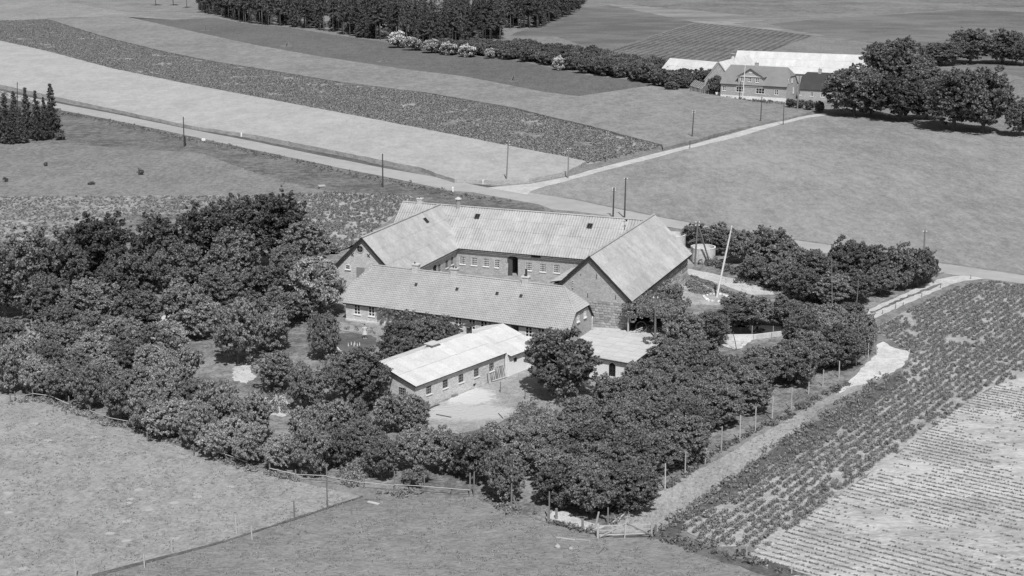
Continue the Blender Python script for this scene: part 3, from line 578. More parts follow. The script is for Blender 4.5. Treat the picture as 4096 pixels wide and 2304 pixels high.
window(root, (pw.x, gw-.04, pw.z-.3), 0, .7, .62, 1, 2, 'whitewash', .06, 'whitewash', rec=.03)
o = door(root, (pdo.x, gw-.03, .05), 0, 1.15, fl('g5', 655, 850).z, 'grey_paint', rec=.02)
ring = MB()
for i in range(12):
    a0, a1 = math.pi*i/6, math.pi*(i+1)/6
    ring.hexa([(.42*math.cos(a0),0,.42*math.sin(a0)),(.55*math.cos(a0),0,.55*math.sin(a0)),(.55*math.cos(a1),0,.55*math.sin(a1)),(.42*math.cos(a1),0,.42*math.sin(a1)),(.42*math.cos(a0),-.05,.42*math.sin(a0)),(.55*math.cos(a0),-.05,.55*math.sin(a0)),(.55*math.cos(a1),-.05,.55*math.sin(a1)),(.42*math.cos(a1),-.05,.42*math.sin(a1))])
rw = ring.build('round_window', 'brick_dark', root, loc=(pr.x, gw, pr.z)); MB().quad(*[(.44*math.cos(math.pi*i/6), -.02, .44*math.sin(math.pi*i/6)) for i in range(12)]).build('pane', 'glass', rw); MB().box(-.44,.44,-.04,-.022,-.02,.02).box(-.02,.02,-.045,-.023,-.44,.44).build('glazing_bar', 'grey_paint', rw)
for x, y in ((525, 630), (785, 648)):
    q = fl('g5', x, y); MB().beam((-.18,0,-.2),(.18,0,.2),.04,.05).beam((-.18,-.04,.2),(.18,-.04,-.2),.04,.05).build('wall_tie', 'iron', root, loc=(q.x, gw-.05, q.z))
ins = []
for x, y in ((1385,575),(1440,545),(1480,520)):
    p = B.fx('b2', x, y, ul+e0); ins.append(dict(u=p.y-gw, z=max(.9, p.z-.5), w=.8, h=1.05, nx=3, ny=3, fm='grey_paint', arch=.1, bar=.03, sill='whitewash'))
p = B.fx('b2', 1350, 590, ul+e0); ins.append(dict(u=p.y-gw, z=.02, w=1.1, h=2.3, t='door', m='dark_wood', arch=.15))
facade(root, (e0, gw), (e0, -5.0), 0, zt, 'brick', ins); facade(root, (-e0, -5.0), (-e0, gw), 0, zt, 'brick_pale')
MB().box(e0+.002, e0+.07, gw+.2, -5.05, zt-.75, zt-.66).build('cornice', 'whitewash', root)
verge(root, [(-hw, gl+.02, ze-.12), (0, gl+.02, zl-.12), (hw, gl+.02, ze-.12)])
n2 = Vector((zl-ze, 0, hw)).normalized(); q = B.plane('b2', 1280, 218, (ul+hw, 0, ze), n2); skylight(roof, q-Vector((ul,0,0))+n2*.08, (0,1,0), Vector((-hw,0,zl-ze)).normalized())
# ---- right wing -------------------------------
ur, gr, zr, hw, ze, ve = 16.0, -25.02, 8.40, 5.2, 3.5, 1.7
root = empty('barn', tuple(B.w(ur, 0).xy)+(0,), TH, 'tall brick barn wing right of the courtyard, its gable foot built of fieldstone', 'barn', 'brick barns around the courtyard')
sl = math.hypot(hw, zr-ze); mb = MB(); slab(mb, [(hw, gr, ze), (hw, ve, ze), (0, ve, zr), (0, gr, zr)]); slab(mb, [(-hw, ve, ze), (-hw, gr, ze), (0, gr, zr), (0, ve, zr)]); roof = mb.build('roof', 'dark_wood', root)
cover(roof, (hw, gr, ze), (hw, ve, ze), (-hw, 0, zr-ze), sl, 1.1, 2.0, SH2); cover(roof, (-hw, ve, ze), (-hw, gr, ze), (hw, 0, zr-ze), sl, 1.1, 2.0, SH2, inside=lambda c, a, b: c.z > 6)
ridge(roof, (0, gr, zr+.04), (0, ve, zr+.04), 1.1, 'eternit', .16)
gw, e0 = gr+.35, hw-.45; zt = ze+.45*(zr-ze)/hw-.15
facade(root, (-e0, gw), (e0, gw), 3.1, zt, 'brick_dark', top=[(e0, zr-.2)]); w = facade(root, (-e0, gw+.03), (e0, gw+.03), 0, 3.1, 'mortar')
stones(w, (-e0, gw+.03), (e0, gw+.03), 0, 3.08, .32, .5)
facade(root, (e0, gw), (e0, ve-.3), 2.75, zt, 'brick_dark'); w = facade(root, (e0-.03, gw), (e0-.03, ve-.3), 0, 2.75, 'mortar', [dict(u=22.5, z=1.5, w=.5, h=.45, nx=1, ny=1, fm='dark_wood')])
stones(w, (e0-.03, gw), (e0-.03, ve-.3), 0, 2.7, .42, .62, 13.5)
facade(root, (-e0, -5.0), (-e0, gw), 0, zt, 'brick'); facade(root, (e0, ve-.3), (-e0, ve-.3), 0, zt, 'brick', top=[(e0, zr-.2)])
verge(root, [(-hw, gr+.02, ze-.12), (0, gr+.02, zr-.12), (hw, gr+.02, ze-.12)])
MB().box(hw-.12, hw+.02, gr+.1, ve, ze-.30, ze-.06).build('eaves_board', 'dark_wood', root)
for x, y, hh in ((520,622,.2),(640,635,.55),(572,780,.5),(783,795,.5)):
    q = B.fy('b3', x, y, gw); MB().box(-.03,.03,-.06,-.002,-hh/2,hh/2).build('wall_tie', 'iron', root, loc=(q.x-ur, gw, q.z))
for i, z in enumerate((0, .28, .56, .84)):
    q = B.fy('b3', 460, 722, gw); MB().tube([(0,-.12,0),(0,-.12,.12)], .05, 6).build('insulator', 'white_paint', root, loc=(q.x-ur, gw, q.z+z)); MB().box(-.02,.02,-.12,-.002,-.05,-.01).build('bracket', 'iron', root, loc=(q.x-ur, gw, q.z+z))
# ---- lean-to in the courtyard corner -------------------------------
root = empty('lean_to_shed', tuple(B.w(11.2, -9.5).xy)+(0,), TH, 'small lean-to with pale corrugated roof in the right corner of the courtyard', 'shed')
MB().box(-3.6, 0, -4.2, 3.3, 0, 1.9).build('wall', 'brick', root); mb = MB(); slab(mb, [(-4.0, -4.5, 2.0), (0, -4.5, 2.9), (0, 3.6, 2.9), (-4.0, 3.6, 2.0)], .06); rf = mb.build('roof', 'dark_wood', root)
cover(rf, (-4.0, 3.6, 2.0), (-4.0, -4.5, 2.0), (4.0, 0, .9), math.hypot(4, .9), 1.1, 2.0, SH2)
facade(root, (-3.62, -4.22), (-.2, -4.22), 0, 1.9, 'brick', [dict(u=1.4, z=.02, w=1.1, h=1.7, t='door', m='dark_wood')])

# ---- farmhouse -------------------------------
TH2 = TH-.0686; HO = B.w(0, -30.375); Hf = Fr(HO.x, HO.y, TH2)
x0, x1, W_, ZR, ZE, ZK, HI = -11.61, 17.52, 3.62, 6.19, 2.2, 3.95, 2.13
root = empty('farmhouse', (HO.x, HO.y, 0), TH2, 'long low brick farmhouse with pale pantile half-hipped roof and three chimneys', 'house')
fr_, bk_, hp = roofpts(x1, W_, ZE, ZR, ZK, HI, HI, x0); mb = MB(); slab(mb, fr_, .09); slab(mb, bk_, .09); [slab(mb, h_, .08) for h_ in hp]; roof = mb.build('roof', 'dark_wood', root)
sl = math.hypot(W_, ZR-ZE); tw, tl = .212, sl/20
b = MB(); prof = [(-.01,.0),(.03,-.014),(.07,-.006),(.11,.028),(.155,.042),(.195,.026),(.222,-.004)]
V = [(x, -.05, z-.035) for x, z in prof] + [(x, -.05, z+.03) for x, z in prof] + [(x, tl, z+.004) for x, z in prof]; n_ = len(prof)
b.add(V, [(i, i+1, n_+i+1, n_+i) for i in range(n_-1)] + [(n_+i, n_+i+1, 2*n_+i+1, 2*n_+i) for i in range(n_-1)]); TILE = b.mesh('roof_tile', 'pantile')
t_ = (ZR-ZK)/(ZR-ZE)
def tiles(p0, p1, up, wl, inside, nobj):
    p0, p1 = Vector(p0), Vector(p1); ex = (p1-p0).normalized(); ey = Vector(up).normalized(); nz = ex.cross(ey); L = (p1-p0).length; c_ = int(L/tw); r_ = int(round(wl/tl)); pos = []
    for j in range(r_):
        sj = rnd.uniform(-.003, .003)
        for i in range(c_+1):
            q = p0 + ex*(i*tw+sj) + ey*j*tl; c = q + ex*tw/2 + ey*tl/2
            if inside(c): pos.append(q + nz*(.05 + rnd.uniform(0, .006)))
    cw = Hf.l(Vector((0,0,CAMH))); pos.sort(key=lambda q: (q-cw).length)
    mk = lambda q: Matrix(((ex.x, ey.x, nz.x, q.x), (ex.y, ey.y, nz.y, q.y), (ex.z, ey.z, nz.z, q.z), (0,0,0,1))) @ Matrix.Rotation(-.06+rnd.uniform(-.006,.006), 4, 'X') @ Matrix.Rotation(rnd.uniform(-.01,.01), 4, 'Z')
    for q in pos[:nobj]: o = bpy.data.objects.new('roof_tile', TILE); link(o, roof); o.matrix_local = mk(q)
    mm = MB(); base = [v.co.copy() for v in TILE.vertices]; fs = [tuple(p.vertices) for p in TILE.polygons]
    for q in pos[nobj:]: m_ = mk(q); mm.add([m_ @ v for v in base], fs)
    return mm
lim = lambda c: (x0 + HI*max(0, (c.z-ZK)/(ZR-ZK)) - .05 < c.x < x1 - HI*max(0, (c.z-ZK)/(ZR-ZK)) + .05)
m1 = tiles((x0, -W_, ZE), (x1, -W_, ZE), (0, W_, ZR-ZE), sl, lim, 260)
hh = W_*t_; hl_ = math.hypot(HI, ZR-ZK)
lim2 = lambda c: abs(c.y) < hh*(ZR-c.z)/(ZR-ZK)+.03
m2 = tiles((x1, -hh, ZK), (x1, hh, ZK), (-HI, 0, ZR-ZK), hl_, lim2, 0); m3 = tiles((x0, hh, ZK), (x0, -hh, ZK), (HI, 0, ZR-ZK), hl_, lim2, 0)
m4 = tiles((x1, W_, ZE), (x0, W_, ZE), (0, -W_, ZR-ZE), sl, lambda c: lim(c) and c.z > ZR-1.0, 0)
for q in (m2, m3, m4): m1.add(q.v, q.f)
tag(m1.build('remaining_roof_tiles', 'pantile', roof), kind='stuff')
ridge(roof, (x0+HI, 0, ZR+.05), (x1-HI, 0, ZR+.05), .36, 'pantile', .13); 
for sx, xx, xr in ((1, x1, x1-HI), (-1, x0, x0+HI)):
    for s_ in (-1, 1): ridge(roof, (xx, s_*hh, ZK+.05), (xr, 0, ZR+.05), .36, 'pantile', .10)
yw, zw = -W_+.32, ZE+.24; xa, xb = x0+.2, x1-.2; specs = []
def hp_(c, x, y): return Hf.fy(c, x, y, yw)
for c, x, y, nx, ny in (('k4',330,590,2,3),('k4',503,610,2,3),('k4',965,640,2,3),('k4',1180,650,2,3),('k4',1400,690,2,3),('k4',1550,715,2,3),('k4',1715,738,2,3),('k5',470,1105,2,3),('k5',660,1122,2,3),('k5',1012,1190,2,3),('k5',1160,1208,2,3),('k5',1308,1205,2,3)):
    p = hp_(c, x, y); specs.append(dict(u=p.x-xa, z=.88, w=.86, h=1.18, nx=nx, ny=ny, bar=.055, rec=.05, sill='whitewash'))
pd = hp_('k4', 672, 660); specs.append(dict(u=pd.x-xa, z=.05, w=.95, h=2.0, t='door', m='white_paint'))
pd = hp_('k5', 840, 1150); specs.append(dict(u=pd.x-xa, z=.05, w=1.0, h=1.95, t='open'))
facade(root, (xa, yw), (xb, yw), 0, zw, 'brick_pale', specs)
hy = -yw; z2 = ZK-.1; sp = []
for x, y in ((1605, 995), (1688, 943)):
    p = Hf.fx('k5', x, y, xb); sp.append(dict(u=p.y+hy, z=p.z-.48, w=.62, h=.95, nx=2, ny=3, bar=.045, sill='whitewash'))
gt = [(hy*2-(hy-hh)-.12, z2), (hy-hh+.12, z2)]
def gable(x_, sgn, specs):
    a, b = ((x_, yw), (x_, hy)) if sgn > 0 else ((x_, hy), (x_, yw))
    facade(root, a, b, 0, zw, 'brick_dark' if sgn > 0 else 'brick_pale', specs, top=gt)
gable(xb, 1, []); gable(xa, -1, [])
for s_ in sp: window(root, (xb+.07, s_['u']-hy, s_['z']), math.pi/2, s_['w'], s_['h'], 2, 3, 'white_paint', .045, 'whitewash')
facade(root, (xb, hy), (xa, hy), 0, zw, 'brick_pale')
MB().box(xa-.03, pd.x-.5, yw-.12, yw-.004, 0, .22).build('plinth', 'concrete', root); MB().box(x0, x1, -W_+.03, -W_+.2, ZE-.16, ZE-.05).build('eaves_board', 'dark_wood', root)
MB().tube([(x0,-W_-.05,ZE-.02),(x1,-W_-.05,ZE-.02)], .06, 6).build('gutter', 'iron', root)
MB().tube([(xb+.12, hy-.15, .1),(xb+.12, hy-.15, 2.0),(xb+.12, hy+.1, 2.3)], .045, 6).build('downpipe', 'white_paint', root)
for xq in (hp_('k5', 545, 1060).x,): MB().tube([(xq,yw-.06,.1),(xq,yw-.06,ZE-.1)], .045, 6).build('downpipe', 'iron', root)
verge(root, [(x1-.03, -W_, ZE-.1), (x1-.03, -hh, ZK-.08)], 'dark_wood', .16); verge(root, [(x1-.03, W_, ZE-.1), (x1-.03, hh, ZK-.08)], 'dark_wood', .16); verge(root, [(x1-.02, -hh, ZK-.08), (x1-.02, hh, ZK-.08)], 'dark_wood', .14)
for c, x, y, po in (('k4', 1040, 80, 1), ('k5', 118, 480, 2), ('k5', 980, 570, 1)):
    q = Hf.plane(c, x, y, (0,0,ZR), Vector((0,1,0))); ch_ = chimney(roof, (q.x, 0, ZR), .82, .62, .78, 'brick_pale', po)
po_ = MB()
for i in range(5): po_.tube([(0,0,.78+i*.16),(0,0,.85+i*.16)], .15, 8).tube([(0,0,.84+i*.16),(0,0,.95+i*.16)], .11, 8)
po_.build('chimney_pot', 'iron', ch_)
for c, x, y in (('k4',1045,243),('k4',1538,297),('k5',633,712),('k5',922,741)):
    nn = Vector((0, -(ZR-ZE), W_)).normalized(); q = Hf.plane(c, x, y, (0,-W_,ZE), nn)+nn*.1; skylight(roof, q, (1,0,0), Vector((0,W_,ZR-ZE)).normalized(), .3, .36)

# ---- chicken house (two joined ranges under white corrugated roofs) -------------------------------
SW = sheet_mesh(1.0, 2.4, 6, .018, 'eternit_white', 4)
Cf = Fr(-12.99, 136.67, .9164); L, W_, ZE, ZR = 14.34, 4.7, 2.6, 3.95
root = empty('poultry_house', (-12.99, 136.67, 0), .9164, 'long brick poultry house with bright white corrugated roof beside the sandy yard', 'shed')
sl = math.hypot(W_, ZR-ZE); mb = MB(); slab(mb, [(0,-W_,ZE),(L,-W_,ZE),(L,0,ZR),(0,0,ZR)], .07); slab(mb, [(L,1.8,ZR-.5),(0,1.8,ZR-.5),(0,0,ZR),(L,0,ZR)], .07); roof = mb.build('roof', 'dark_wood', root)
cover(roof, (0,-W_,ZE), (L,-W_,ZE), (0,W_,ZR-ZE), sl, 1.0, 2.4, SW, lift=.04); cover(roof, (L,1.8,ZR-.5), (0,1.8,ZR-.5), (0,-1.8,.5), math.hypot(1.8,.5), 1.0, 2.4, SW, lift=.04)
yw = -W_+.3; specs = []
for x, y in ((530,905),(728,832),(918,765),(1104,697),(1288,630)):
    p = Cf.fy('k1', x, y, yw); specs.append(dict(u=p.x-.3, z=p.z-.42, w=.78, h=.85, nx=3, ny=3, fm='grey_paint', bar=.03, sill='whitewash'))
p = Cf.fy('k1', 1086, 848, yw); specs.append(dict(u=p.x-.3, z=.12, w=.5, h=.38, t='open'))
zt = ZE+.3*(ZR-ZE)/W_-.08
facade(root, (.3, yw), (L, yw), 0, zt, 'brick_pale', specs)
p = Cf.fx('k1', 208, 928, .3); facade(root, (.3, 1.5), (.3, yw), 0, zt, 'brick_pale', [dict(u=1.5-p.y, z=p.z-.38, w=.95, h=.8, nx=4, ny=3, fm='grey_paint', bar=.03, sill='whitewash')], top=[(1.5-yw, zt), (1.5, ZR-.12), (0, ZR-.5)])
facade(root, (L, 1.5), (.3, 1.5), 0, zt+.6, 'brick_pale'); MB().box(L-.2, L, yw+.02, 1.48, 0, ZE+.1).build('wall', 'brick_pale', root)
for x, y in ((430,910),(655,770),(825,762),(1197,630)):
    p = Cf.fy('k1', x, y, yw); MB().box(-.12,.12,-.02,.0,-.05,.05).build('air_brick', 'whitewash', root, loc=(p.x, yw-.004, p.z))
p = Cf.plane('k1', 585, 370, (0,0,ZR), Vector((0,1,0)))
v_ = MB().box(-.55,.55,-.4,.4,-.25,.18).build('roof_vent', 'brick_dark', root, loc=(p.x, .1, ZR)); MB().box(-.75,.75,-.55,.55,.26,.32).build('vent_lid', 'eternit_white', v_); MB().box(-.55,-.5,-.4,.4,.18,.26).box(.5,.55,-.4,.4,.18,.26).build('lid_bearer', 'dark_wood', v_)
root2 = empty('feed_store', tuple(Cf.w(L+.1, 0).xy)+(0,), .9164, 'whitewashed shed with white roof joined to the far end of the poultry house', 'shed')
L2, Wa, zr2, ze2 = 5.3, 5.1, 3.75, 2.25
sl = math.hypot(Wa, zr2-ze2); mb = MB(); slab(mb, [(0,-Wa,ze2),(L2,-Wa,ze2),(L2,0,zr2),(0,0,zr2)], .06); slab(mb, [(L2,2.6,zr2-.75),(-1.5,2.6,zr2-.75),(-1.5,0,zr2-.02),(L2,0,zr2)], .06); roof = mb.build('roof', 'dark_wood', root2)
cover(roof, (0,-Wa,ze2), (L2,-Wa,ze2), (0,Wa,zr2-ze2), sl, 1.0, 2.4, SW, lift=.04); cover(roof, (L2,2.6,zr2-.75), (-1.5,2.6,zr2-.75), (0,-2.6,.75), 2.7, 1.0, 2.4, SW, lift=.04)
facade(root2, (.1, -Wa+.35), (L2-.25, -Wa+.35), 0, ze2+.02, 'whitewash', [dict(u=1.2, z=1.25, w=.6, h=.55, nx=1, ny=1, fm='grey_paint', sill=None), dict(u=3.9, z=1.35, w=.65, h=.5, nx=1, ny=1, fm='grey_paint', sill=None)])
facade(root2, (L2-.25, -Wa+.35), (L2-.25, 2.3), 0, ze2+.02, 'whitewash', top=[(2.65+Wa-.35-.3, zr2-.75), (Wa-.35, zr2-.1)]); facade(root2, (L2-.25, 2.3), (-1.2, 2.3), 0, ze2+.4, 'whitewash'); facade(root2, (.1, 2.3), (.1, -Wa+.35), 0, ze2+.3, 'whitewash'); MB().box(-.15, .12, -Wa+.36, -Wa+.6, 0, ze2+.25).build('wall', 'whitewash', root2)
p = Cf.plane('k1', 1035, 245, (0,0,3.5), Vector((0,1,0)))
v_ = MB().tube([(0,0,-.5),(0,0,1.0)], .38, 4).build('roof_vent', 'iron', root2, loc=(p.x-L-.1, .2, 3.6)); MB().box(-.5,.5,-.5,.5,1.15,1.22).build('vent_lid', 'iron', v_); MB().box(-.34,-.28,-.3,.3,1.0,1.15).box(.28,.34,-.3,.3,1.0,1.15).build('lid_bearer', 'white_paint', v_)

# ---- white outbuilding in the trees -------------------------------
Wq = Fr(11.15, 147.82, -.58).w(0, -4); Wf = Fr(Wq.x, Wq.y, -.55); root = empty('outbuilding', (Wq.x, Wq.y, 0), -.55, 'whitewashed outbuilding with arched window and low patched felt roof', 'shed')
L, D, ZF, ZB = 4.0, 6.6, 2.35, 3.0
mb = MB(); slab(mb, [(-4.5,-.25,ZF),(L,-.25,ZF),(L,D,ZB),(-4.5,D,ZB)], .1); roof = mb.build('roof', 'felt', root)
bd = MB().box(-.01, 1.49, 0, 1.0, 0, .02).mesh('felt_strip', 'felt')
for i in range(6):
    for j in range(7):
        y0 = -.25 + j*.98; inst('felt_strip', bd, roof, (-4.5+i*1.42, y0, ZF+(ZB-ZF)*(y0+.25)/(D+.25)+.012+.004*((i*3+j*2) % 5)), ((ZB-ZF)/(D+.25), 0, rnd.uniform(-.01,.01)), (.94, .96, 1))
p = Wf.fy('k2', 328, 905, 0)
facade(root, (-4.2, 0), (L-.2, 0), 0, ZF-.08, 'whitewash', [dict(u=p.x+4.2, z=.55, w=.78, h=1.45, nx=2, ny=4, fm='dark_wood', bar=.04, arch=.3, sill=None)])
facade(root, (L-.2, 0), (L-.2, D-.2), 0, ZF-.08, 'whitewash', top=[(D-.2, ZB-.12)]); facade(root, (-4.2, D-.2), (-4.2, 0), 0, ZF-.08, 'whitewash'); facade(root, (L-.2, D-.2), (-4.2, D-.2), 0, ZB-.12, 'whitewash')
verge(root, [(-4.5, -.27, ZF-.06), (L, -.27, ZF-.06)], 'dark_wood', .1); verge(root, [(L+.02, -.25, ZF-.06), (L+.02, D, ZB-.06)], 'dark_wood', .14)

# ---- cart shed against the right barn -------------------------------
q0 = at('k2', 537, 430); lf = B.l(q0); Sx = ur+hw-.3
cs = empty('cart_shed', tuple(B.w(Sx, -25.6).xy)+(0,), TH, 'open-fronted lean-to cart shed overgrown with climbing plants at the corner of the stone gable', 'shed')
wd = 5.0
MB().box(.05,.2,0,7,0,2.3).box(.2,wd,6.9,7,0,2.2).build('wall', 'dark_wood', cs)
mb = MB(); slab(mb, [(0,-.3,2.75),(wd+.2,-.3,2.25),(wd+.2,7.2,2.25),(0,7.2,2.75)], .12); mb.build('roof', 'dark_wood', cs)
MB().beam((0,-.1,2.3),(wd+.1,-.1,2.1),.16,.2).build('beam', 'pale_wood', cs)
for x, w_ in ((.1,.16),(wd-.25,.2),(wd+.05,.12)): MB().box(x,x+w_,-.12,.04,0,2.15).build('post', 'pale_wood', cs)
pk = MB().box(-.04,.04,-.02,.02,0,1.0).mesh('paling', 'white_paint')
for i in range(8): inst('paling', pk, cs, (wd+.3+i*.16, .02, 0), (0, rnd.uniform(-.08,.08), 0))
MB().box(wd+.2,wd+1.6,.03,.07,.3,.36).box(wd+.2,wd+1.6,.03,.07,.7,.76).build('rail', 'white_paint', cs)
for i in range(6): MB().box(wd+.3+i*.22, wd+.42+i*.22, .3, .34, .1, 2.0).build('board', 'wood', cs)
def wheel(r, rr, m, n=20, spokes=0):
    b = MB()
    b.tube([(r*math.cos(2*math.pi*i/n), 0, r*math.sin(2*math.pi*i/n)) for i in range(n+1)], rr, 5, False)
    for i in range(spokes): a = 2*math.pi*i/spokes; b.tube([(0,0,0),(r*math.cos(a),0,r*math.sin(a))], .008, 3, False)
    return b
def bicycle(p, rz, label):
    e = empty('bicycle', p, rz, label, 'bicycle', 'bicycles in the cart shed'); e.rotation_euler = (R(-8), 0, rz)
    for x in (-.52, .52): o = wheel(.34, .022, 'rubber', spokes=10).build('wheel', 'wood', e, loc=(x, 0, .36))
    MB().tube([(-.52,0,.36),(-.2,0,.36),(.0,0,.42)], .016, 5).tube([(-.52,0,.36),(-.22,0,.85),(.38,0,.86)], .016, 5).tube([(-.24,0,.88),(0,0,.32),(.4,0,.82)], .016, 5).tube([(.52,0,.36),(.38,0,.95)], .016, 5).build('frame', 'grey_paint', e)
    MB().tube([(.30,-.25,.98),(.38,-.05,1.0),(.38,.05,1.0),(.30,.25,.98)], .015, 5).build('handlebar', 'pale_wood', e); MB().box(-.36,-.12,-.07,.07,.9,.96).build('saddle', 'dark_wood', e)
bicycle(tuple(B.w(Sx+2.6, -25.1)), TH+.1, 'pale bicycle leaning in the middle of the open cart shed'); bicycle(tuple(B.w(Sx+4.1, -24.8)), TH-.15, 'bicycle half hidden by the pole in front of the cart shed')
o = wheel(.34, .1, 'rubber', 18).build('tyre', 'concrete', loc=tuple(B.w(Sx+.6, -25.3, 1.55))); o.rotation_euler = (R(-15), 0, TH); tag(o, 'dusty tyre hanging at the left corner of the cart shed opening', 'tyre')
o = wheel(.6, .045, 'wood', 20, 8).build('spoked_wheel', 'wood', loc=tuple(B.w(Sx+1.5, -24.9, .62))); o.rotation_euler = (R(-14), 0, TH+.2); tag(o, 'spoked cart wheel standing inside the cart shed', 'wheel')
for i, (x, y, a, l_) in enumerate(((.5,-25.75,.5,1.6),(.9,-25.7,-.5,1.1),(1.3,-25.6,.9,.9))):
    o = MB().beam((0,0,.05),(l_*math.cos(a),0,.05+l_*abs(math.sin(a))),.05,.09).build('plank', 'pale_wood', loc=tuple(B.w(Sx+x, y))); o.rotation_euler = (0,0,TH); tag(o, ('longest pale plank leaning', 'short pale plank tilted', 'steep pale stick propped')[i]+' at the left corner of the cart shed', 'plank')

# ---- neighbouring farm far off -------------------------------
def far_windows(F_, par, v, lst, **k):
    out = []
    for x, y, w, h in lst: p = F_.fy('k6', x, y, v); out.append(dict(u=p.x, z=p.z-h/2, w=w, h=h, **k))
    return out
SF = sheet_mesh(1.4, 2.6, 4, .015, 'eternit_white', 4)
def simple(root, x0, x1, W_, ZE, ZR, ZK, hl, hr, wall, roofm, sheet_me=None, specs=(), gsp=(), ov=.3):
    fr_, bk_, hp = roofpts(x1, W_, ZE, ZR, ZK, hl, hr, x0); mb = MB(); slab(mb, fr_, .14); slab(mb, bk_, .14); [slab(mb, h_, .12) for h_ in hp]; rf = mb.build('roof', roofm, root)
    t = (ZR-ZK)/(ZR-ZE) if (hl or hr) else 0; hh = W_*t; k = (ZR-ZE)/W_; zt = ZE+ov*k-.16; yw = -W_+ov; a, b = x0+.2, x1-.2
    facade(root, (a, yw), (b, yw), 0, zt, wall, [dict(s, u=s['u']-a) for s in specs])
    def tp(hip): return [(-2*yw-(-yw-hh)-.1, ZK-.2), (-yw-hh+.1, ZK-.2)] if hip else [(-yw, ZR-.25)]
    facade(root, (b, yw), (b, -yw), 0, zt, wall, gsp, top=tp(hr)); facade(root, (a, -yw), (a, yw), 0, zt, wall, top=tp(hl)); facade(root, (b, -yw), (a, -yw), 0, zt, wall)
    sl = math.hypot(W_, ZR-ZE)
    if sheet_me:
        lim = (lambda c, q, e: x0 + (hl*max(0, (c.z-ZK)/(ZR-ZK)) if hl else 0) - .1 < c.x < x1 - (hr*max(0, (c.z-ZK)/(ZR-ZK)) if hr else 0) + .1)
        cover(rf, (x0, -W_, ZE), (x1, -W_, ZE), (0, W_, ZR-ZE), sl, 1.4, 2.6, sheet_me, lim)
    return rf, yw
e = empty('great_barn', (66.61, 436.41, 0), -.4227, 'very long white-roofed barn behind the neighbouring farmhouse', 'barn', 'white-roofed barns of the neighbouring farm')
simple(e, 0, 40.5, 6.0, 3.23, 8.74, 4.4, 0, 2.1, 'brick', 'eternit_white', SF)
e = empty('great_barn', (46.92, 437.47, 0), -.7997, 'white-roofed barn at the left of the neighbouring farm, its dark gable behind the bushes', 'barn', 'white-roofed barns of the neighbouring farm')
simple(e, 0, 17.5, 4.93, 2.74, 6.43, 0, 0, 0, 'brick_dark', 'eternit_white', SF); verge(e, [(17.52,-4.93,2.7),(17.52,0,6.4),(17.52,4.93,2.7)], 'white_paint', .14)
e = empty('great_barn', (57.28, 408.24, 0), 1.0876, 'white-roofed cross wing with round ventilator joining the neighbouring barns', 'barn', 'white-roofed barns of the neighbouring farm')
rf, _ = simple(e, 0, 25.2, 4.28, 2.76, 8.0, 0, 0, 0, 'brick_dark', 'eternit_white', SF)
Xf = Fr(57.28, 408.24, 1.0876); p = Xf.plane('k6', 887, 190, (0,0,8.0), Vector((0,1,0)))
v_ = MB().tube([(0,0,-.3),(0,0,1.1)], [.55,.5], 10).build('ventilator', 'concrete', rf, loc=(p.x, 0, 8.0)); MB().tube([(0,0,1.25),(0,0,1.35),(0,0,1.6)], [.9,.9,.3], 10).build('cowl', 'grey_paint', v_); MB().tube([(0,0,1.1),(0,0,1.25)], .4, 8).build('neck', 'iron', v_)
TF = -.50; Nf = Fr(57.73, 396.12, TF); e = empty('farmhouse', (57.73, 396.12, 0), TF, 'two-storey brick farmhouse with gabled front dormer at the neighbouring farm', 'house')
sp = far_windows(Nf, e, -4.5, [(797,517,.95,1.35),(1358,560,1.0,1.5)], nx=2, ny=2, bar=.08) + far_windows(Nf, e, -4.5, [(967,530,2.3,1.45),(1183,548,2.4,1.5)], nx=3, ny=2, bar=.08) + far_windows(Nf, e, -4.5, [(1172,638,.95,.6),(1338,652,.9,.6)], nx=2, ny=1, bar=.07, sill=None)
for s_ in sp: s_['z'] = max(s_['z'], .12)
ym = -4.5
rf, yw = simple(e, 0, 18.6, 4.82, 3.81, 8.51, 6.29, 1.2, 1.5, 'brick', 'roof_tile_dark', None, sp)
MB().box(.2, 18.4, yw-.05, yw-.002, 0, .85).build('plinth', 'whitewash', e)
for s_ in sp:
    if s_['z'] < .6: window(e, (s_['u'], yw-.06, .18), 0, s_['w'], s_['h'], 2, 1, 'white_paint', .07, None, rec=.05)
for x, y, h_ in ((1487,440,1.1),(1524,432,1.1),(1538,537,1.6)):
    p = Nf.fx('k6', x, y, 18.4); window(e, (18.47, p.y, p.z-h_/2), math.pi/2, .75, h_, 2, 2, 'white_paint', .07, 'whitewash')
chimney(rf, (Nf.plane('k6', 1145, 275, (0,0,8.51), Vector((0,1,0))).x, 0, 8.51), .9, .7, .85, 'brick')
xl, xr = Nf.fy('k6', 948, 380, yw-.1).x, Nf.fy('k6', 1215, 398, yw-.1).x; zc = Nf.fy('k6', 1080, 390, yw-.1).z; za = Nf.fy('k6', 1078, 308, yw-.1).z; xm = (xl+xr)/2
dm = []
for x, y in ((990,418),(1070,425),(1152,432)): p = Nf.fy('k6', x, y, yw-.1); dm.append(dict(u=p.x-xl, z=p.z-.62, w=.95, h=1.2, nx=2, ny=2, bar=.08))
facade(e, (xl, yw-.1), (xr, yw-.1), 3.3, zc, 'brick', dm, top=[((xr-xl)/2, za)], name='dormer_wall')
for x, o_ in ((xl, 1), (xr, -1)): MB().box(min(x, x+.05*o_), max(x, x+.05*o_), yw-.09, -1.0, 3.3, zc-.05).build('dormer_cheek', 'brick_dark', e)
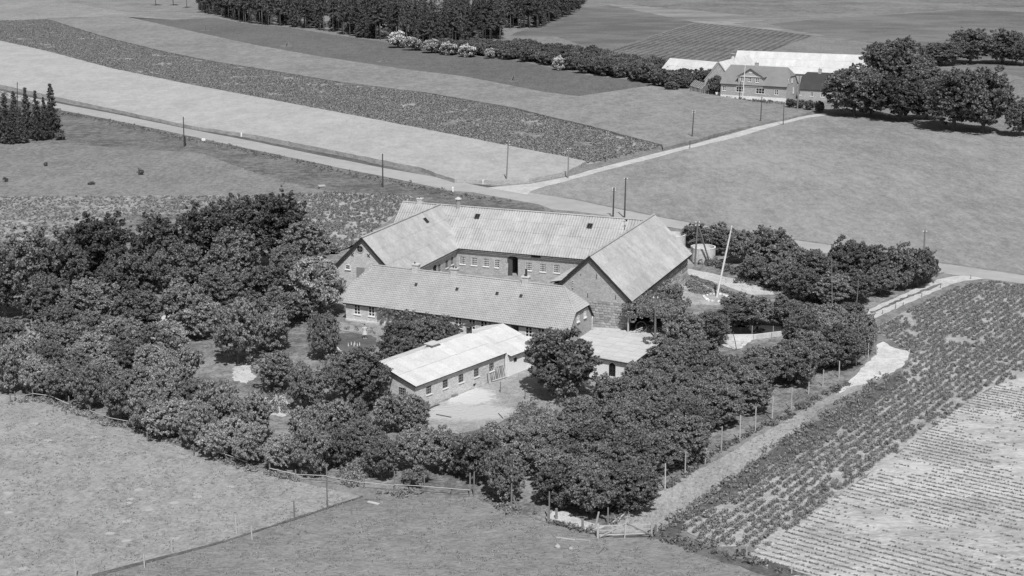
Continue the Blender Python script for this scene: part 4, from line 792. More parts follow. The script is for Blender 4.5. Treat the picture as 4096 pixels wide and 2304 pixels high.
mb = MB(); slab(mb, [(xl-.4, yw-.5, zc-.1), (xm, yw-.5, za+.18), (xm, 0.2, za+.18), (xl-.4, .2, zc-.1)], .14); slab(mb, [(xm, yw-.5, za+.18), (xr+.4, yw-.5, zc-.1), (xr+.4, .2, zc-.1), (xm, .2, za+.18)], .14); mb.build('dormer_roof', 'roof_tile_dark', e)
MB().box(xl-.2, xr+.2, yw-.3, yw-.1, zc-.12, zc).build('cornice', 'whitewash', e); MB().box(-.4,.4,-.03,0,-.15,.15).build('plaque', 'white_paint', e, loc=(xm, yw-.11, (zc+za)/2))
MB().tube([(-.0,-4.88,3.78),(xl-.3,-4.88,3.78)], .07, 6).tube([(xr+.3,-4.88,3.78),(18.6,-4.88,3.78)], .07, 6).build('gutter', 'iron', e)
e = empty('annex', (77.44, 391.83, 0), -.4262, 'dark-thatched low brick annex right of the neighbouring farmhouse', 'house')
Tf = Fr(77.44, 391.83, -.4262); sp = far_windows(Tf, e, -3.7, [(1612,570,.8,1.1),(1737,580,.9,1.2),(1850,590,.9,1.2)], nx=2, ny=2, bar=.07)
rf, _ = simple(e, 0, 16, 4.0, 2.67, 6.96, 5.67, 1.22, 1.2, 'brick', 'thatch', None, sp); chimney(rf, (Tf.plane('k6', 1825, 340, (0,0,6.96), Vector((0,1,0))).x, 0, 6.96), .8, .6, .95, 'brick')
# greenhouse
pg_ = at('k6', 430, 545); pr_ = at('k6', 545, 582); pb_ = at('k6', 632, 575); th_ = math.atan2(pr_.y-pg_.y, pr_.x-pg_.x)
gL = (pr_-pg_).length; gW = max(2.4, (pb_-pr_).length)
e = empty('greenhouse', tuple(pg_), th_, 'small white-framed greenhouse left of the neighbouring farmhouse', 'greenhouse')
fr_ = MB()
for i in range(9):
    x = gL*i/8
    for s_ in (0, gW): fr_.box(x-.05, x+.05, s_-.05, s_+.05, 0, 1.5)
    fr_.beam((x,0,1.5),(x,gW/2,2.9),.1,.08); fr_.beam((x,gW,1.5),(x,gW/2,2.9),.1,.08)
for y, z in ((0,1.5),(gW,1.5),(gW/2,2.9),(0,.1),(gW,.1)): fr_.beam((0,y,z),(gL,y,z),.07,.07)
for x in (0, gL):
    for i in range(6): y = gW*i/5; fr_.box(x-.04,x+.04,y-.04,y+.04,0,1.5+1.4*(1-abs(2*i/5-1)))
fr_.build('frame', 'white_paint', e)
gl_ = mat('greenhouse_glass', .05, .08, rough=.15, spec=.5); M['gh'] = gl_
for x in range(8):
    a, b = gL*x/8+.04, gL*(x+1)/8-.04
    MB().quad((a,.02,1.5),(b,.02,1.5),(b,gW/2-.02,2.87),(a,gW/2-.02,2.87)).build('pane', 'gh', e); MB().quad((b,gW-.02,1.5),(a,gW-.02,1.5),(a,gW/2+.02,2.87),(b,gW/2+.02,2.87)).build('pane', 'gh', e); MB().quad((a,.01,.1),(b,.01,.1),(b,.01,1.5),(a,.01,1.5)).build('pane', 'gh', e)
for x in (.02, gL-.02): MB().quad((x,.05,.1),(x,gW-.05,.1),(x,gW-.05,1.5),(x,gW/2,2.8),(x,.05,1.5)).build('pane', 'gh', e)
# porch walls by the far house
p = at('k6', 735, 600); tag(MB().box(-.9,.9,-.1,.1,0,1.0).box(-.9,-.75,-1.2,-.1,0,1.0).build('porch_wall', 'whitewash', loc=tuple(p)), 'low white wall at the left corner of the neighbouring farmhouse', 'wall')
# ------------------------------------------------------------------ UTILITY POLES, FLAGPOLES, ROAD STONES
def lean_top(c, xt, yt, b):
    n = Vector((b.x, b.y, 0)).normalized(); return hit(c, xt, yt, b, n)
def utility_pole(c, xb, yb, xt, yt, label, ins=2, strut=None, r=.14, m='tarred_wood', name='utility_pole', cat='pole', group='utility poles'):
    b = at(c, xb, yb); t = lean_top(c, xt, yt, b) - b; e = empty(name, tuple(b), 0, label, cat, group)
    MB().tube([(0,0,-.3), tuple(t)], [r, r*.65], 8).build('post', m, e)
    for i in range(ins):
        s = 1 if i % 2 else -1; q = t*(1-.035-.045*(i//2)*1.6)
        MB().tube([q, q+Vector((.22*s,0,0)), q+Vector((.24*s,0,.1))], .02, 4).build('bracket', 'iron', e)
        MB().tube([(0,0,.08),(0,0,.15),(0,0,.26)], [.07,.075,.045], 8).build('insulator', 'white_paint', e, loc=tuple(q+Vector((.24*s,0,0))))
    if strut:
        s0 = at(c, strut[0], strut[1]); s1 = lean_top(c, strut[2], strut[3], b) - b; MB().tube([s0-b+Vector((0,0,-.1)), s1], [r*.9, r*.7], 7).build('strut', m, e)
    return e
U_ = utility_pole
U_('s', 69, 452, 69, 329, 'utility pole behind the spruces at the far left roadside')
U_('a1', 1390, 1108, 1383, 882, 'utility pole with short strut below the road, between two road stones', 2, (1399,1100,1396,1025))
U_('a2', 957, 1415, 955, 1160, 'dark utility pole on the grass bank below the light grain field')
U_('a2', 1888, 1383, 1905, 1062, 'leaning utility pole at the lower edge of the light grain, by the road junction', 4, m='wood')
U_('a3', 422, 1345, 428, 1120, 'utility pole at the near tip of the light grain where the lane begins', 4, m='wood')
U_('a3', 713, 1222, 722, 995, 'pale utility pole in the corner of the potato strip', 4, m='wood')
U_('a3', 1358, 1048, 1373, 833, 'utility pole halfway along the lane to the neighbouring farm', 4)
U_('a3', 1875, 930, 1886, 730, 'utility pole in the oat field below the neighbouring farmhouse', 2)
U_('a4', 114, 942, 122, 770, 'thin utility pole at the upper end of the lane', 2, r=.11)
U_('a4', 220, 836, 238, 575, 'thick utility pole between the neighbouring farmhouse and the thatched annex', 0, r=.2, m='wood')
U_('s', 2498, 872, 2503, 712, 'tall utility pole behind the middle of the main barn roof', 2)
U_('s', 2452, 870, 2456, 752, 'shorter utility pole left of the tall one behind the main barn', 4)
U_('k3', 480, 800, 527, 108, 'utility pole with long diagonal strut standing before the open concrete tank', 4, (727,782,545,195), m='wood')
U_('b4', 1177, 480, 1184, 298, 'utility pole on the field side of the road above the end of the hedge', 2, m='wood')
U_('b3', 1080, 1098, 1084, 795, 'utility pole in front of the cart shed opening', 2, m='wood')
def stick(c, xb, yb, xt, yt, label, r=.05, m='wood', name='thin_pole', cat='pole', group=None):
    b = at(c, xb, yb); t = lean_top(c, xt, yt, b)-b; o = MB().tube([(0,0,-.15), tuple(t*.5), tuple(t)], [r, r*.9, r*.75], 6).build(name, m, loc=tuple(b)); return tag(o, label, cat, group)
stick('a2', 205, 1390, 215, 1170, 'thin bare pole in the pasture just below the road bank', .045)
stick('b4', 485, 885, 480, 500, 'tall thin pole standing in front of the hedge, left of its twin', .06)
stick('b4', 663, 908, 685, 655, 'tall thin leaning pole beside the drive in front of the hedge', .06)
stick('g4', 505, 960, 462, 760, 'dark thin stake leaning over the white wall in the orchard', .05, 'tarred_wood')
stick('a3', 1342, 1118, 1344, 1060, 'short dark post at the edge of the lane', .09, 'tarred_wood', 'post', 'post')
b = at('k3', 828, 1325); t = lean_top('k3', 1072, 195, b)-b
e = empty('flagpole', tuple(b), 0, 'tall white leaning flagpole in the stone-ringed bed behind the right barn', 'flagpole')
MB().tube([(0,0,-.2), tuple(t*.5), tuple(t)], [.13,.11,.06], 8, ).build('mast', 'white_paint', e); MB().tube([tuple(t*.999), tuple(t*1.01), tuple(t*1.02)], [.06,.1,.03], 8).build('knob', 'white_paint', e)
MB().tube([tuple(t*.05+Vector((.14,0,0))), tuple(t*.95+Vector((.1,0,0)))], .012, 4).build('halyard', 'white_paint', e)
b = at('k6', 990, 648); t = lean_top('k6', 1022, 275, b)-b
e = empty('flagpole', tuple(b), 0, 'white flagpole in front of the neighbouring farmhouse', 'flagpole'); MB().tube([(0,0,-.2), tuple(t)], [.16,.08], 8).build('mast', 'white_paint', e); MB().tube([tuple(t*.999), tuple(t*1.012)], [.1,.1], 6).build('knob', 'white_paint', e)
for c, x, y, lb in (('a1',582,782,'white road stone on the verge just right of the spruces'),('a1',1823,1030,'white road stone above the road near the first strutted pole'),('a2',1716,1390,'white road stone above the road close to the junction'),('a2',1486,1445,'white road stone on the near side of the road before the junction')):
    p = at(c, x, y); o = MB().box(-.16,.16,-.13,.13,-.1,.72).hexa([(-.16,-.13,.72),(.16,-.13,.72),(.16,.13,.72),(-.16,.13,.72),(-.1,-.08,.82),(.1,-.08,.82),(.1,.08,.82),(-.1,.08,.82)]).build('road_stone', 'white_paint', loc=tuple(p)); tag(o, lb, 'marker stone', 'white stones along the road')
p = at('a1', 1535, 1062); o = MB().box(-.4,.4,-.2,.2,0,.36).hexa([(-.4,-.2,.36),(.4,-.2,.36),(.4,.2,.36),(-.4,.2,.36),(-.25,-.1,.5),(.3,-.1,.46),(.3,.1,.46),(-.25,.1,.5)]).build('road_stone', 'white_paint', loc=tuple(p)); o.rotation_euler = (0,0,.5); tag(o, 'white road stone lying tipped over on the near verge of the road', 'marker stone', 'white stones along the road')
# hay drying racks
for c, x, y, x2, y2, lb in (('g6',68,182,62,142,'hay-drying tripod farthest left in the dark meadow'),('g6',555,277,550,238,'hay-drying tripod on a pale ring, second from the left'),('g6',1128,370,1127,328,'hay-drying tripod with splayed legs below the white-flowering shrubs'),('a3',15,608,10,555,'hay-drying tripod nearest the oat field')):
    b = at(c, x, y); h = upto(c, x2, y2, b); e = empty('hay_rack', tuple(b), rnd.uniform(0,2), lb, 'hay rack', 'hay-drying tripods')
    for i in range(4):
        a = i*math.pi/2+.3; MB().tube([(1.0*math.cos(a), 1.0*math.sin(a), 0), (-.08*math.cos(a), -.08*math.sin(a), h)], [.15,.11], 5).build('leg', 'wood', e)
    for z in (.35, .6): MB().tube([(1.0*(1-z)*math.cos(i*math.pi/2+.3), 1.0*(1-z)*math.sin(i*math.pi/2+.3), h*z) for i in (0,1,2,3,4)], .04, 4).build('rail', 'wood', e)
# ------------------------------------------------------------------ CONCRETE TANKS, PEOPLE, YARD THINGS
def tank(p, r, h, label):
    e = empty('manure_tank', tuple(p), 0, label, 'tank', 'open concrete tanks behind the right barn'); n = 40; b = MB()
    for i in range(n):
        a0, a1 = 2*math.pi*i/n, 2*math.pi*(i+1)/n; q = lambda rr, a, z: (rr*math.cos(a), rr*math.sin(a), z)
        b.quad(q(r,a0,0), q(r,a1,0), q(r,a1,h), q(r,a0,h)); b.quad(q(r-.14,a1,0), q(r-.14,a0,0), q(r-.14,a0,h), q(r-.14,a1,h))
    b.build('wall', 'concrete', e); k = MB()
    for i in range(n):
        a0, a1 = 2*math.pi*i/n, 2*math.pi*(i+1)/n; q = lambda rr, a, z: (rr*math.cos(a), rr*math.sin(a), z)
        k.quad(q(r+.03,a0,h), q(r+.03,a1,h), q(r-.15,a1,h), q(r-.15,a0,h)); k.quad(q(r+.03,a0,h-.08), q(r+.03,a1,h-.08), q(r+.03,a1,h), q(r+.03,a0,h))
    k.build('rim', 'whitewash', e); MB().quad(*[((r-.13)*math.cos(2*math.pi*i/24), (r-.13)*math.sin(2*math.pi*i/24), .5) for i in range(24)]).build('bottom', 'concrete', e)
tb = at('k3', 607, 772); tn = Vector((tb.x, tb.y, 0)).normalized(); tank(tb + tn*1.7, 1.72, 1.95, 'round open concrete tank behind the strutted pole')
t2 = at('k3', 133, 557); tank(t2 + tn*1.7 + Vector((0,0,0)), 1.72, 1.95, 'second round concrete tank half hidden by the roof of the right barn')
def skin_body(name, m, V, E_, Rd, parent, sub=1):
    me = bpy.data.meshes.new(name); me.from_pydata(V, E_, []); me.materials.append(M[m]); o = bpy.data.objects.new(name, me); link(o, parent)
    sk = o.modifiers.new('skin', 'SKIN'); sk.use_smooth_shade = True; lay = me.skin_vertices[0].data if me.skin_vertices else None
    if lay is None:
        bm = bmesh.new(); bm.from_mesh(me); bm.verts.layers.skin.verify(); bm.to_mesh(me); bm.free(); lay = me.skin_vertices[0].data
    for i, r in enumerate(Rd): lay[i].radius = (r, r) if not isinstance(r, tuple) else r
    lay[0].use_root = True
    s = o.modifiers.new('sub', 'SUBSURF'); s.levels = sub; s.render_levels = sub; return o
def hand_chain(V, E_, Rd, root, wrist, d, side):
    p = Vector(wrist); d = Vector(d).normalized(); s = Vector(side)
    V.append(tuple(p+d*.05)); Rd.append((.034,.016)); E_.append((root, len(V)-1)); palm = len(V)-1
    for k, (o, l) in enumerate(((-.028,.07),(-.01,.085),(.01,.08),(.028,.062))):
        V.append(tuple(p+d*.09+s*o)); Rd.append(.009); E_.append((palm, len(V)-1)); V.append(tuple(p+d*(.09+l)+s*o*1.2+Vector((0,-.012,0)))); Rd.append(.007); E_.append((len(V)-2, len(V)-1))
    V.append(tuple(p+d*.075+s*.05+Vector((0,-.02,0)))); Rd.append(.009); E_.append((palm, len(V)-1))
def person(p, rz, H, label, female):
    e = empty('person', tuple(p), rz, label, 'person'); k = H/1.7
    V = [(0,0,.95),(0,0,1.12),(0,0,1.3),(0,0,1.43),(0,-.005,1.5),(0,-.02,1.58),(0,-.01,1.67)]; E_ = [(i,i+1) for i in range(6)]; Rd = [(.15,.11),(.125,.095),(.15,.11),(.09,.08),.052,(.075,.09),(.07,.085)]
    for s in (-1, 1):
        b = len(V); V += [(.09*s,0,.88),(.1*s,-.01,.5),(.11*s,.01,.1),(.115*s,-.13,.04)]; Rd += [.085,.058,.04,.035]; E_ += [(0,b),(b,b+1),(b+1,b+2),(b+2,b+3)]
        b = len(V); ex, ey = (.30*s, .0) if female else (.27*s, -.06)
        V += [(.18*s,0,1.38),(ex,ey,1.12),((.33 if female else .25)*s,-.1,.9)]; Rd += [.05,.036,.026]; E_ += [(3,b),(b,b+1),(b+1,b+2)]
        hand_chain(V, E_, Rd, b+2, V[b+2], (.02*s,-.1,-.2), (0,1,0))
    V = [tuple(Vector(v)*k) for v in V]; skin_body('body', 'skin', V, E_, [tuple(x*k for x in r) if isinstance(r, tuple) else r*k for r in Rd], e)
    def loft(name, m, rings, n=18, ruffle=0):
        b = MB()
        for z, rx, ry in rings:
            for i in range(n): a = 2*math.pi*i/n; f = 1+ruffle*math.sin(a*6)*(1 if z < .9 else 0); b.v.append((rx*f*math.cos(a)*k, ry*f*math.sin(a)*k, z*k))
        for j in range(len(rings)-1):
            for i in range(n): b.f.append((j*n+i, j*n+(i+1) % n, (j+1)*n+(i+1) % n, (j+1)*n+i))
        return b.build(name, m, e, True)
    if female:
        loft('dress', 'dress', [(.52,.30,.24),(.7,.26,.2),(.9,.2,.15),(1.04,.145,.11),(1.2,.18,.135),(1.36,.19,.12),(1.43,.1,.09)], ruffle=.06)
        for s in (-1,1): o = loft('sleeve', 'dress', [(-.09,.075,.075),(0,.075,.07),(.07,.05,.05)], 10); o.location = (.2*s*k,0,1.33*k); o.rotation_euler = (0,-.5*s,0)
        MB().tube([(-.02*k,.02*k,1.62*k),(0,.03*k,1.7*k),(0,.01*k,1.775*k)], [.088*k,.1*k,.05*k], 12).build('hair', 'hair', e, True)
    else:
        loft('shirt', 'shirt', [(.9,.17,.13),(1.1,.16,.125),(1.3,.2,.135),(1.4,.19,.11),(1.46,.08,.07)])
        for s in (-1,1):
            MB().tube([(.09*s*k,0,.97*k),(.1*s*k,-.01*k,.5*k),(.11*s*k,.01*k,.09*k)], [.115*k,.085*k,.065*k], 12).build('trouser_leg', 'shirt', e, True)
            MB().tube([(.2*s*k,0,1.4*k),(.27*s*k,-.06*k,1.12*k)], [.07*k,.055*k], 10).build('sleeve', 'shirt', e, True)
        MB().tube([(0,0,1.68*k),(0,.0,1.74*k),(0,0,1.79*k)], [.115*k,.115*k,.06*k], 12).build('cap', 'hair', e, True); MB().box(-.09*k,.09*k,-.22*k,-.08*k,1.68*k,1.7*k).build('cap_peak', 'hair', e)
    for s in (-1,1): MB().box((.115*s-.045)*k,(.115*s+.045)*k,-.2*k,.07*k,0,.075*k).build('shoe', 'shoe', e)
    f = MB(); [f.box((s*.032-.014)*k,(s*.032+.014)*k,-.112*k,-.1*k,1.61*k,1.622*k) for s in (-1,1)]; f.box(-.025*k,.025*k,-.113*k,-.1*k,1.535*k,1.543*k); f.build('face', 'hair', e)
    MB().hexa([tuple(Vector(v)*k) for v in ((-.014,-.14,1.57),(.014,-.14,1.57),(.014,-.1,1.565),(-.014,-.1,1.565),(-.006,-.115,1.615),(.006,-.115,1.615),(.006,-.1,1.615),(-.006,-.1,1.615))]).build('nose', 'skin', e)
    return e
person(at('b2', 822, 1108), .15, 1.68, 'woman in a light knee-length dress standing on the lawn before the farmhouse', True)
person(at('g4', 2080, 650), -.2, 1.72, 'man in light clothes and dark cap standing on the drive beside the orchard', False)
fb = at('k3', 828, 1340)
for i in range(16):
    bm = bmesh.new(); bmesh.ops.create_icosphere(bm, subdivisions=1, radius=rnd.uniform(.16,.3))
    for v in bm.verts: v.co *= rnd.uniform(.85, 1.1); v.co.z *= .7
    me = bpy.data.meshes.new('boulder'); bm.to_mesh(me); bm.free(); me.materials.append(M['white_paint' if i % 3 == 0 else 'concrete']); a = 2*math.pi*i/16
    tag(inst('boulder', me, None, (fb.x+1.5*math.cos(a)+rnd.uniform(-.2,.2), fb.y+1.9*math.sin(a), .08)), 'pale stone in the ring around the foot of the leaning flagpole', 'stone', 'stones around the flagpole')
# deck chair
p = at('k4', 95, 1075); e = empty('deck_chair', tuple(p), .9, 'pale wooden deck chair on the lawn beneath the small fruit tree', 'chair')
for s in (-.3, .3): MB().beam((s,-.5,.02),(s,.45,.75),.04,.05).beam((s*.9,.5,.02),(s*.9,-.35,.42),.04,.05).build('frame', 'white_paint', e)
MB().hexa([(-.28,-.42,.32),(.28,-.42,.32),(.28,.0,.22),(-.28,.0,.22),(-.28,-.42,.35),(.28,-.42,.35),(.28,.0,.25),(-.28,.0,.25)]).hexa([(-.28,.0,.22),(.28,.0,.22),(.28,.5,.85),(-.28,.5,.85),(-.28,-.03,.25),(.28,-.03,.25),(.28,.46,.87),(-.28,.46,.87)]).build('canvas', 'dress', e)
for i, (x, y) in enumerate(((222,985),(258,970),(290,985),(300,965),(330,985),(358,975))):
    p = at('k4', x, y); tag(MB().tube([(0,0,0),(0,0,.12),(0,0,.34),(0,0,.4)], [.05,.06,.03,.045], 8).build('skittle', 'white_paint', loc=tuple(p)), 'small white skittle standing on the lawn below the woman', 'skittle', 'white skittles on the lawn')
# hurdle leaning on the poultry house, posts, boards
c0, c1 = at('k1', 1300, 815), at('k1', 1465, 765); ang = math.atan2(c1.y-c0.y, c1.x-c0.x); wd = (c1-c0).length
e = empty('hurdle', tuple(c0), ang, 'slatted wooden hurdle leaning against the poultry house wall', 'hurdle'); e.rotation_euler = (R(-18), 0, ang)
for i in range(9): MB().box(wd*i/8-.05, wd*i/8+.05, -.02, .02, .1, 1.45+.06*(i % 2)).build('slat', 'pale_wood' if i % 3 else 'wood', e)
for z in (.12, 1.4): MB().box(-.08, wd+.08, -.05, -.022, z, z+.1).build('rail', 'pale_wood', e)
stick('k1', 1250, 825, 1232, 703, 'dark pole leaning against the poultry house beside the hurdle', .05, 'tarred_wood')
stick('k1', 1395, 940, 1395, 806, 'short wooden post in the poultry yard before the hurdle', .07, name='post', cat='post'); stick('k1', 1691, 1022, 1692, 890, 'short wooden post in the poultry yard beside the round tree', .06, name='post', cat='post'); stick('c3', 98, 115, 100, 38, 'thin post at the right side of the poultry yard', .05, name='post', cat='post')
def lying(c, x0, y0, x1, y1, label, w=.14, h=.05, m='pale_wood', name='plank', cat='plank', z=.06):
    a, b = at(c, x0, y0), at(c, x1, y1); o = MB().beam((0,0,z), tuple(b-a+Vector((0,0,z))), w, h).build(name, m, loc=tuple(a)); return tag(o, label, cat)
lying('k1', 510, 1148, 590, 1108, 'dark plank on the sand below the poultry house, nearest the bushes', .25, .06, 'tarred_wood'); lying('k1', 596, 1106, 652, 1088, 'dark plank end lying in line by the poultry house wall', .25, .06, 'tarred_wood'); lying('k1', 620, 1208, 800, 1242, 'long dark pole lying on the sand of the poultry yard', .1, .08, 'tarred_wood', 'pole', 'pole'); lying('k1', 1370, 1195, 1425, 1255, 'short dark stick lying at the lower right of the poultry yard', .08, .06, 'tarred_wood', 'stick', 'stick')
p = at('k1', 838, 985); tag(MB().box(-.4,.4,-.15,.15,0,.12).box(-.36,.38,-.13,.17,.13,.24).build('feed_trough', 'wood', loc=tuple(p)), 'small wooden trough against the foot of the poultry house wall', 'trough').rotation_euler = (0,0,.9)
lying('g1', 808, 905, 1080, 940, 'longest pale pole lying in the grass left of the gate', .09, .08, 'pale_wood', 'pole', 'pole'); lying('g1', 1090, 932, 1300, 950, 'thin pale pole lying end to end with another, left of the gate', .06, .06, 'pale_wood', 'pole', 'pole'); lying('g1', 1400, 1140, 1492, 1040, 'dark round log lying below the gate', .17, .15, 'wood', 'log', 'log'); lying('g1', 830, 1262, 1058, 1292, 'weathered plank lying low in the front pasture', .2, .06, 'wood'); lying('g2', 778, 655, 905, 685, 'pale board lying in the pasture below the rail fence', .3, .06, 'pale_wood', 'board', 'board')
for c, x, y, r_, lb in (('g1',825,1040,.22,'largest grey stone in the grass left of the gate'),('g1',1015,1070,.2,'squarish stone left of the gate log'),('g1',1040,1040,.15,'small stone just above the squarish one'),('g1',820,995,.1,'smallest stone above the large grey one')):
    p = at(c, x, y); bm = bmesh.new(); bmesh.ops.create_icosphere(bm, subdivisions=2, radius=r_)
    for v in bm.verts: v.co *= rnd.uniform(.85, 1.1); v.co.z = v.co.z*.75 + r_*.4
    me = bpy.data.meshes.new('boulder'); bm.to_mesh(me); bm.free(); me.materials.append(M['fieldstone']); tag(inst('boulder', me, None, tuple(p)), lb, 'stone')
p = at('a2', 497, 1425); e = empty('crate', tuple(p), .4, 'small wooden hutch on a bare spot of the pasture below the road', 'hutch'); MB().box(-.5,.5,-.35,.35,0,.5).build('box', 'wood', e); mb = MB(); slab(mb, [(-.6,-.45,.5),(.6,-.45,.5),(.6,.45,.68),(-.6,.45,.68)], .05); mb.build('lid', 'pale_wood', e)
# low concrete wall in the orchard with wire-netting posts
a, b = at('g4', 330, 840), at('g4', 700, 838); c_ = at('g4', 1045, 795); e = empty('low_wall', tuple(a), 0, 'low pale concrete wall with netting posts in the orchard', 'wall')
MB().beam((0,0,.28), tuple(b-a+Vector((0,0,.28))), .3, .6).build('wall', 'concrete', e); MB().beam(tuple(b-a+Vector((.02,0,.27))), tuple(c_-a+Vector((0,0,.27))), .26, .58).build('wall', 'concrete', e)
for x in (408, 686, 940): q = at('g4', x, 830)-a; MB().tube([q, q+Vector((0,0,1.5))], .035, 5).build('post', 'pale_wood', e)
q0_, q1_ = at('g4', 400, 822), at('g4', 1060, 740); pd_ = [q0_, q1_, at('g4', 1080, 690), at('g4', 700, 665), at('g4', 420, 690)]
M['water'] = mat('water', .012, .02, rough=.08, spec=.5); sheet('pond', pd_, .036, 'water', .8, .15)

# ------------------------------------------------------------------ FENCES
def fence_posts(e, o, c, L, r=.06, m='wood', name='post'):
    for x, yt, yb in L:
        b = at(c, x, yb); h = max(.5, upto(c, x, yt, b)); MB().tube([(0,0,-.1),(rnd.uniform(-.03,.03),rnd.uniform(-.03,.03),h)], [r*1.1, r*.8], 6).build(name, m, e, loc=tuple(b-o))
o = at('g3', 85, 225); e = empty('rail_fence', tuple(o), 0, 'old wooden rail fence along the lower edge of the wooded garden', 'fence')
LP = [(85,145,225),(122,130,200),(262,90,192),(402,130,210),(520,230,310),(550,165,272),(718,250,330),(865,270,385),(1033,330,412),(1172,455,520),(1240,378,492),(1430,430,510),(1537,548,640),(1627,475,590),(1795,575,680),(1957,620,735),(2140,655,785),(2345,750,835)]
fence_posts(e, o, 'g3', LP, .075)
G2 = [(310,245,430),(738,365,500),(1083,300,530),(1422,330,495),(1740,440,578),(1946,320,592),(1992,310,588)]
fence_posts(e, o, 'g2', G2, .07)
RL = [at('g3', x, y) for x, y in ((85,222),(262,190),(402,208),(550,272),(718,330),(865,383),(1033,412),(1240,490),(1430,512),(1627,590),(1795,680),(1957,735),(2140,785),(2345,833))] + [at('g2', x, y) for x, y in ((310,430),(738,500),(1083,530),(1422,550),(1740,580),(1946,592))]
for i in range(len(RL)-1):
    if i in (3, 7, 11): continue
    a, b = RL[i]-o, RL[i+1]-o; MB().tube([a+Vector((0,-.1,.62+rnd.uniform(-.06,.05))), b+Vector((0,-.1,.62+rnd.uniform(-.06,.05)))], .035, 5).build('rail', 'pale_wood', e)
o = at('c3', 815, 965); e = empty('wire_fence', tuple(o), 0, 'tall post-and-wire fence between the orchard and the grassy lane', 'fence')
C3 = [(725,930,1060),(810,778,968),(985,680,890),(1155,600,795),(1305,505,690),(1457,400,603),(1577,320,515),(1717,235,432),(1835,170,362)]
fence_posts(e, o, 'c3', C3, .065, 'pale_wood'); fence_posts(e, o, 'c4', [(30,100,275),(175,30,190),(305,-15,78)], .06, 'pale_wood'); fence_posts(e, o, 'b4', [(307,1378,1500),(412,1340,1465),(535,1275,1400),(665,1205,1312),(755,1140,1255),(817,1160,1222)], .06, 'pale_wood')
WP = [at('c3', x, y) for x, _, y in C3] + [at('c4', 30, 275), at('c4', 175, 190), at('c4', 305, 78)] + [at('b4', x, y) for x, y in ((307,1500),(412,1465),(535,1400),(665,1312),(755,1255))]
for z in (.5, 1.2, 1.9): MB().tube([p-o+Vector((0,0,z)) for p in WP], .008, 3, False).build('wire', 'iron', e)
o = at('c3', 1245, 1020); e = empty('stake_fence', tuple(o), 0, 'line of low stakes between the grassy lane and the potato field', 'fence')
fence_posts(e, o, 'c3', [(1245,938,1020),(1437,830,895),(1605,702,775),(1765,605,662)], .045); fence_posts(e, o, 'c4', [(150,428,500),(530,180,242),(665,80,165),(785,0,85)], .045); fence_posts(e, o, 'b4', [(885,1382,1412),(1077,1115,1215),(1160,760,792),(1020,832,862),(962,847,882),(865,900,922),(795,925,978),(1302,692,727),(1530,627,657)], .055); fence_posts(e, o, 'b4', [(160,748,800),(75,745,790)], .05, 'pale_wood')
o = at('c1', 575, 1460); e = empty('stake_fence', tuple(o), 0, 'sparse weathered stakes running diagonally across the front pasture', 'fence')
fence_posts(e, o, 'c1', [(575,1315,1460),(1093,1285,1392),(1300,1155,1272),(1785,990,1132),(1903,1070,1178)], .055, 'pale_wood'); fence_posts(e, o, 'c2', [(290,885,1006),(540,725,946),(722,880,990)], .06)
o = at('c3', 1770, 1320); e = empty('stake_fence', tuple(o), 0, 'two lonely pale stakes at the lower corner of the beet field', 'fence'); fence_posts(e, o, 'c3', [(1770,1212,1322)], .06, 'pale_wood'); fence_posts(e, o, 'c4', [(178,1355,1430)], .05, 'pale_wood')
o = at('g1', 163, 500); e = empty('orchard_fence', tuple(o), 0, 'broken fence of tall posts and stumps below the dense orchard', 'fence')
fence_posts(e, o, 'g1', [(163,125,500),(140,395,495),(705,235,655),(685,452,690),(1715,172,520),(1550,460,712)], .07); fence_posts(e, o, 'g1', [(812,480,632),(1187,640,802)], .13, 'wood', 'stump'); fence_posts(e, o, 'g2', [(2420,440,745),(2400,660,740)], .06)
for a_, b_ in (((210,330),(275,520)),): q, r_ = at('g1', 270, 520), None; t = lean_top('g1', 190, 325, q); MB().tube([q-o, t-o], [.09,.07], 6).build('leaning_post', 'wood', e)
q = at('g1', 1360, 775); t = lean_top('g1', 1418, 530, q); MB().tube([q-o, t-o], [.09,.07], 6).build('leaning_post', 'pale_wood', e)
for (x0_, y0_, x1_, y1_) in ((690,700,1168,802),(760,672,935,728),(1570,735,1925,490),(1690,690,1760,610)): q, t = at('g1', x0_, y0_)-o, at('g1', x1_, y1_)-o; MB().tube([q+Vector((0,0,.15)), t+Vector((0,0,.2))], .05, 6).build('rail', 'pale_wood' if x0_ > 1500 else 'tarred_wood', e)
# gate
g0, g1_ = at('g1', 1402, 905), at('g1', 2170, 895); ga = math.atan2(g1_.y-g0.y, g1_.x-g0.x); GL = (g1_-g0).length; gz = upto('g1', 2172, 662, g1_)
e = empty('field_gate', tuple(g0), ga, 'old wooden field gate with crossed braces closing the grassy lane', 'gate')
MB().tube([(0,0,-.2),(0,0,gz*.86)], .09, 7).build('gate_post', 'pale_wood', e); MB().tube([(GL,0,-.2),(GL+.03,0,gz)], .085, 7).build('gate_post', 'pale_wood', e); MB().tube([(GL+.28,.15,-.2),(GL+.36,.2,gz*.72)], .08, 7).build('gate_post', 'wood', e)
for z in (.22, .58, .95): MB().beam((.12,.02,z*gz/1.3+.02), (GL-.05,.02,z*gz/1.3+.1), .05, .09).build('bar', 'pale_wood', e)
MB().beam((.15,-.04,.1),(GL*.52,-.04,gz*.92),.05,.08).build('brace', 'pale_wood', e); MB().beam((GL*.52,-.045,gz*.92),(GL-.08,-.045,.25),.05,.08).build('brace', 'wood', e); MB().beam((GL*.5,-.08,.0),(GL*.52,-.08,gz),.07,.07).build('stile', 'pale_wood', e); MB().beam((GL*.3,.05,.03),(GL*.97,.05,.05),.1,.08).build('bar', 'tarred_wood', e)
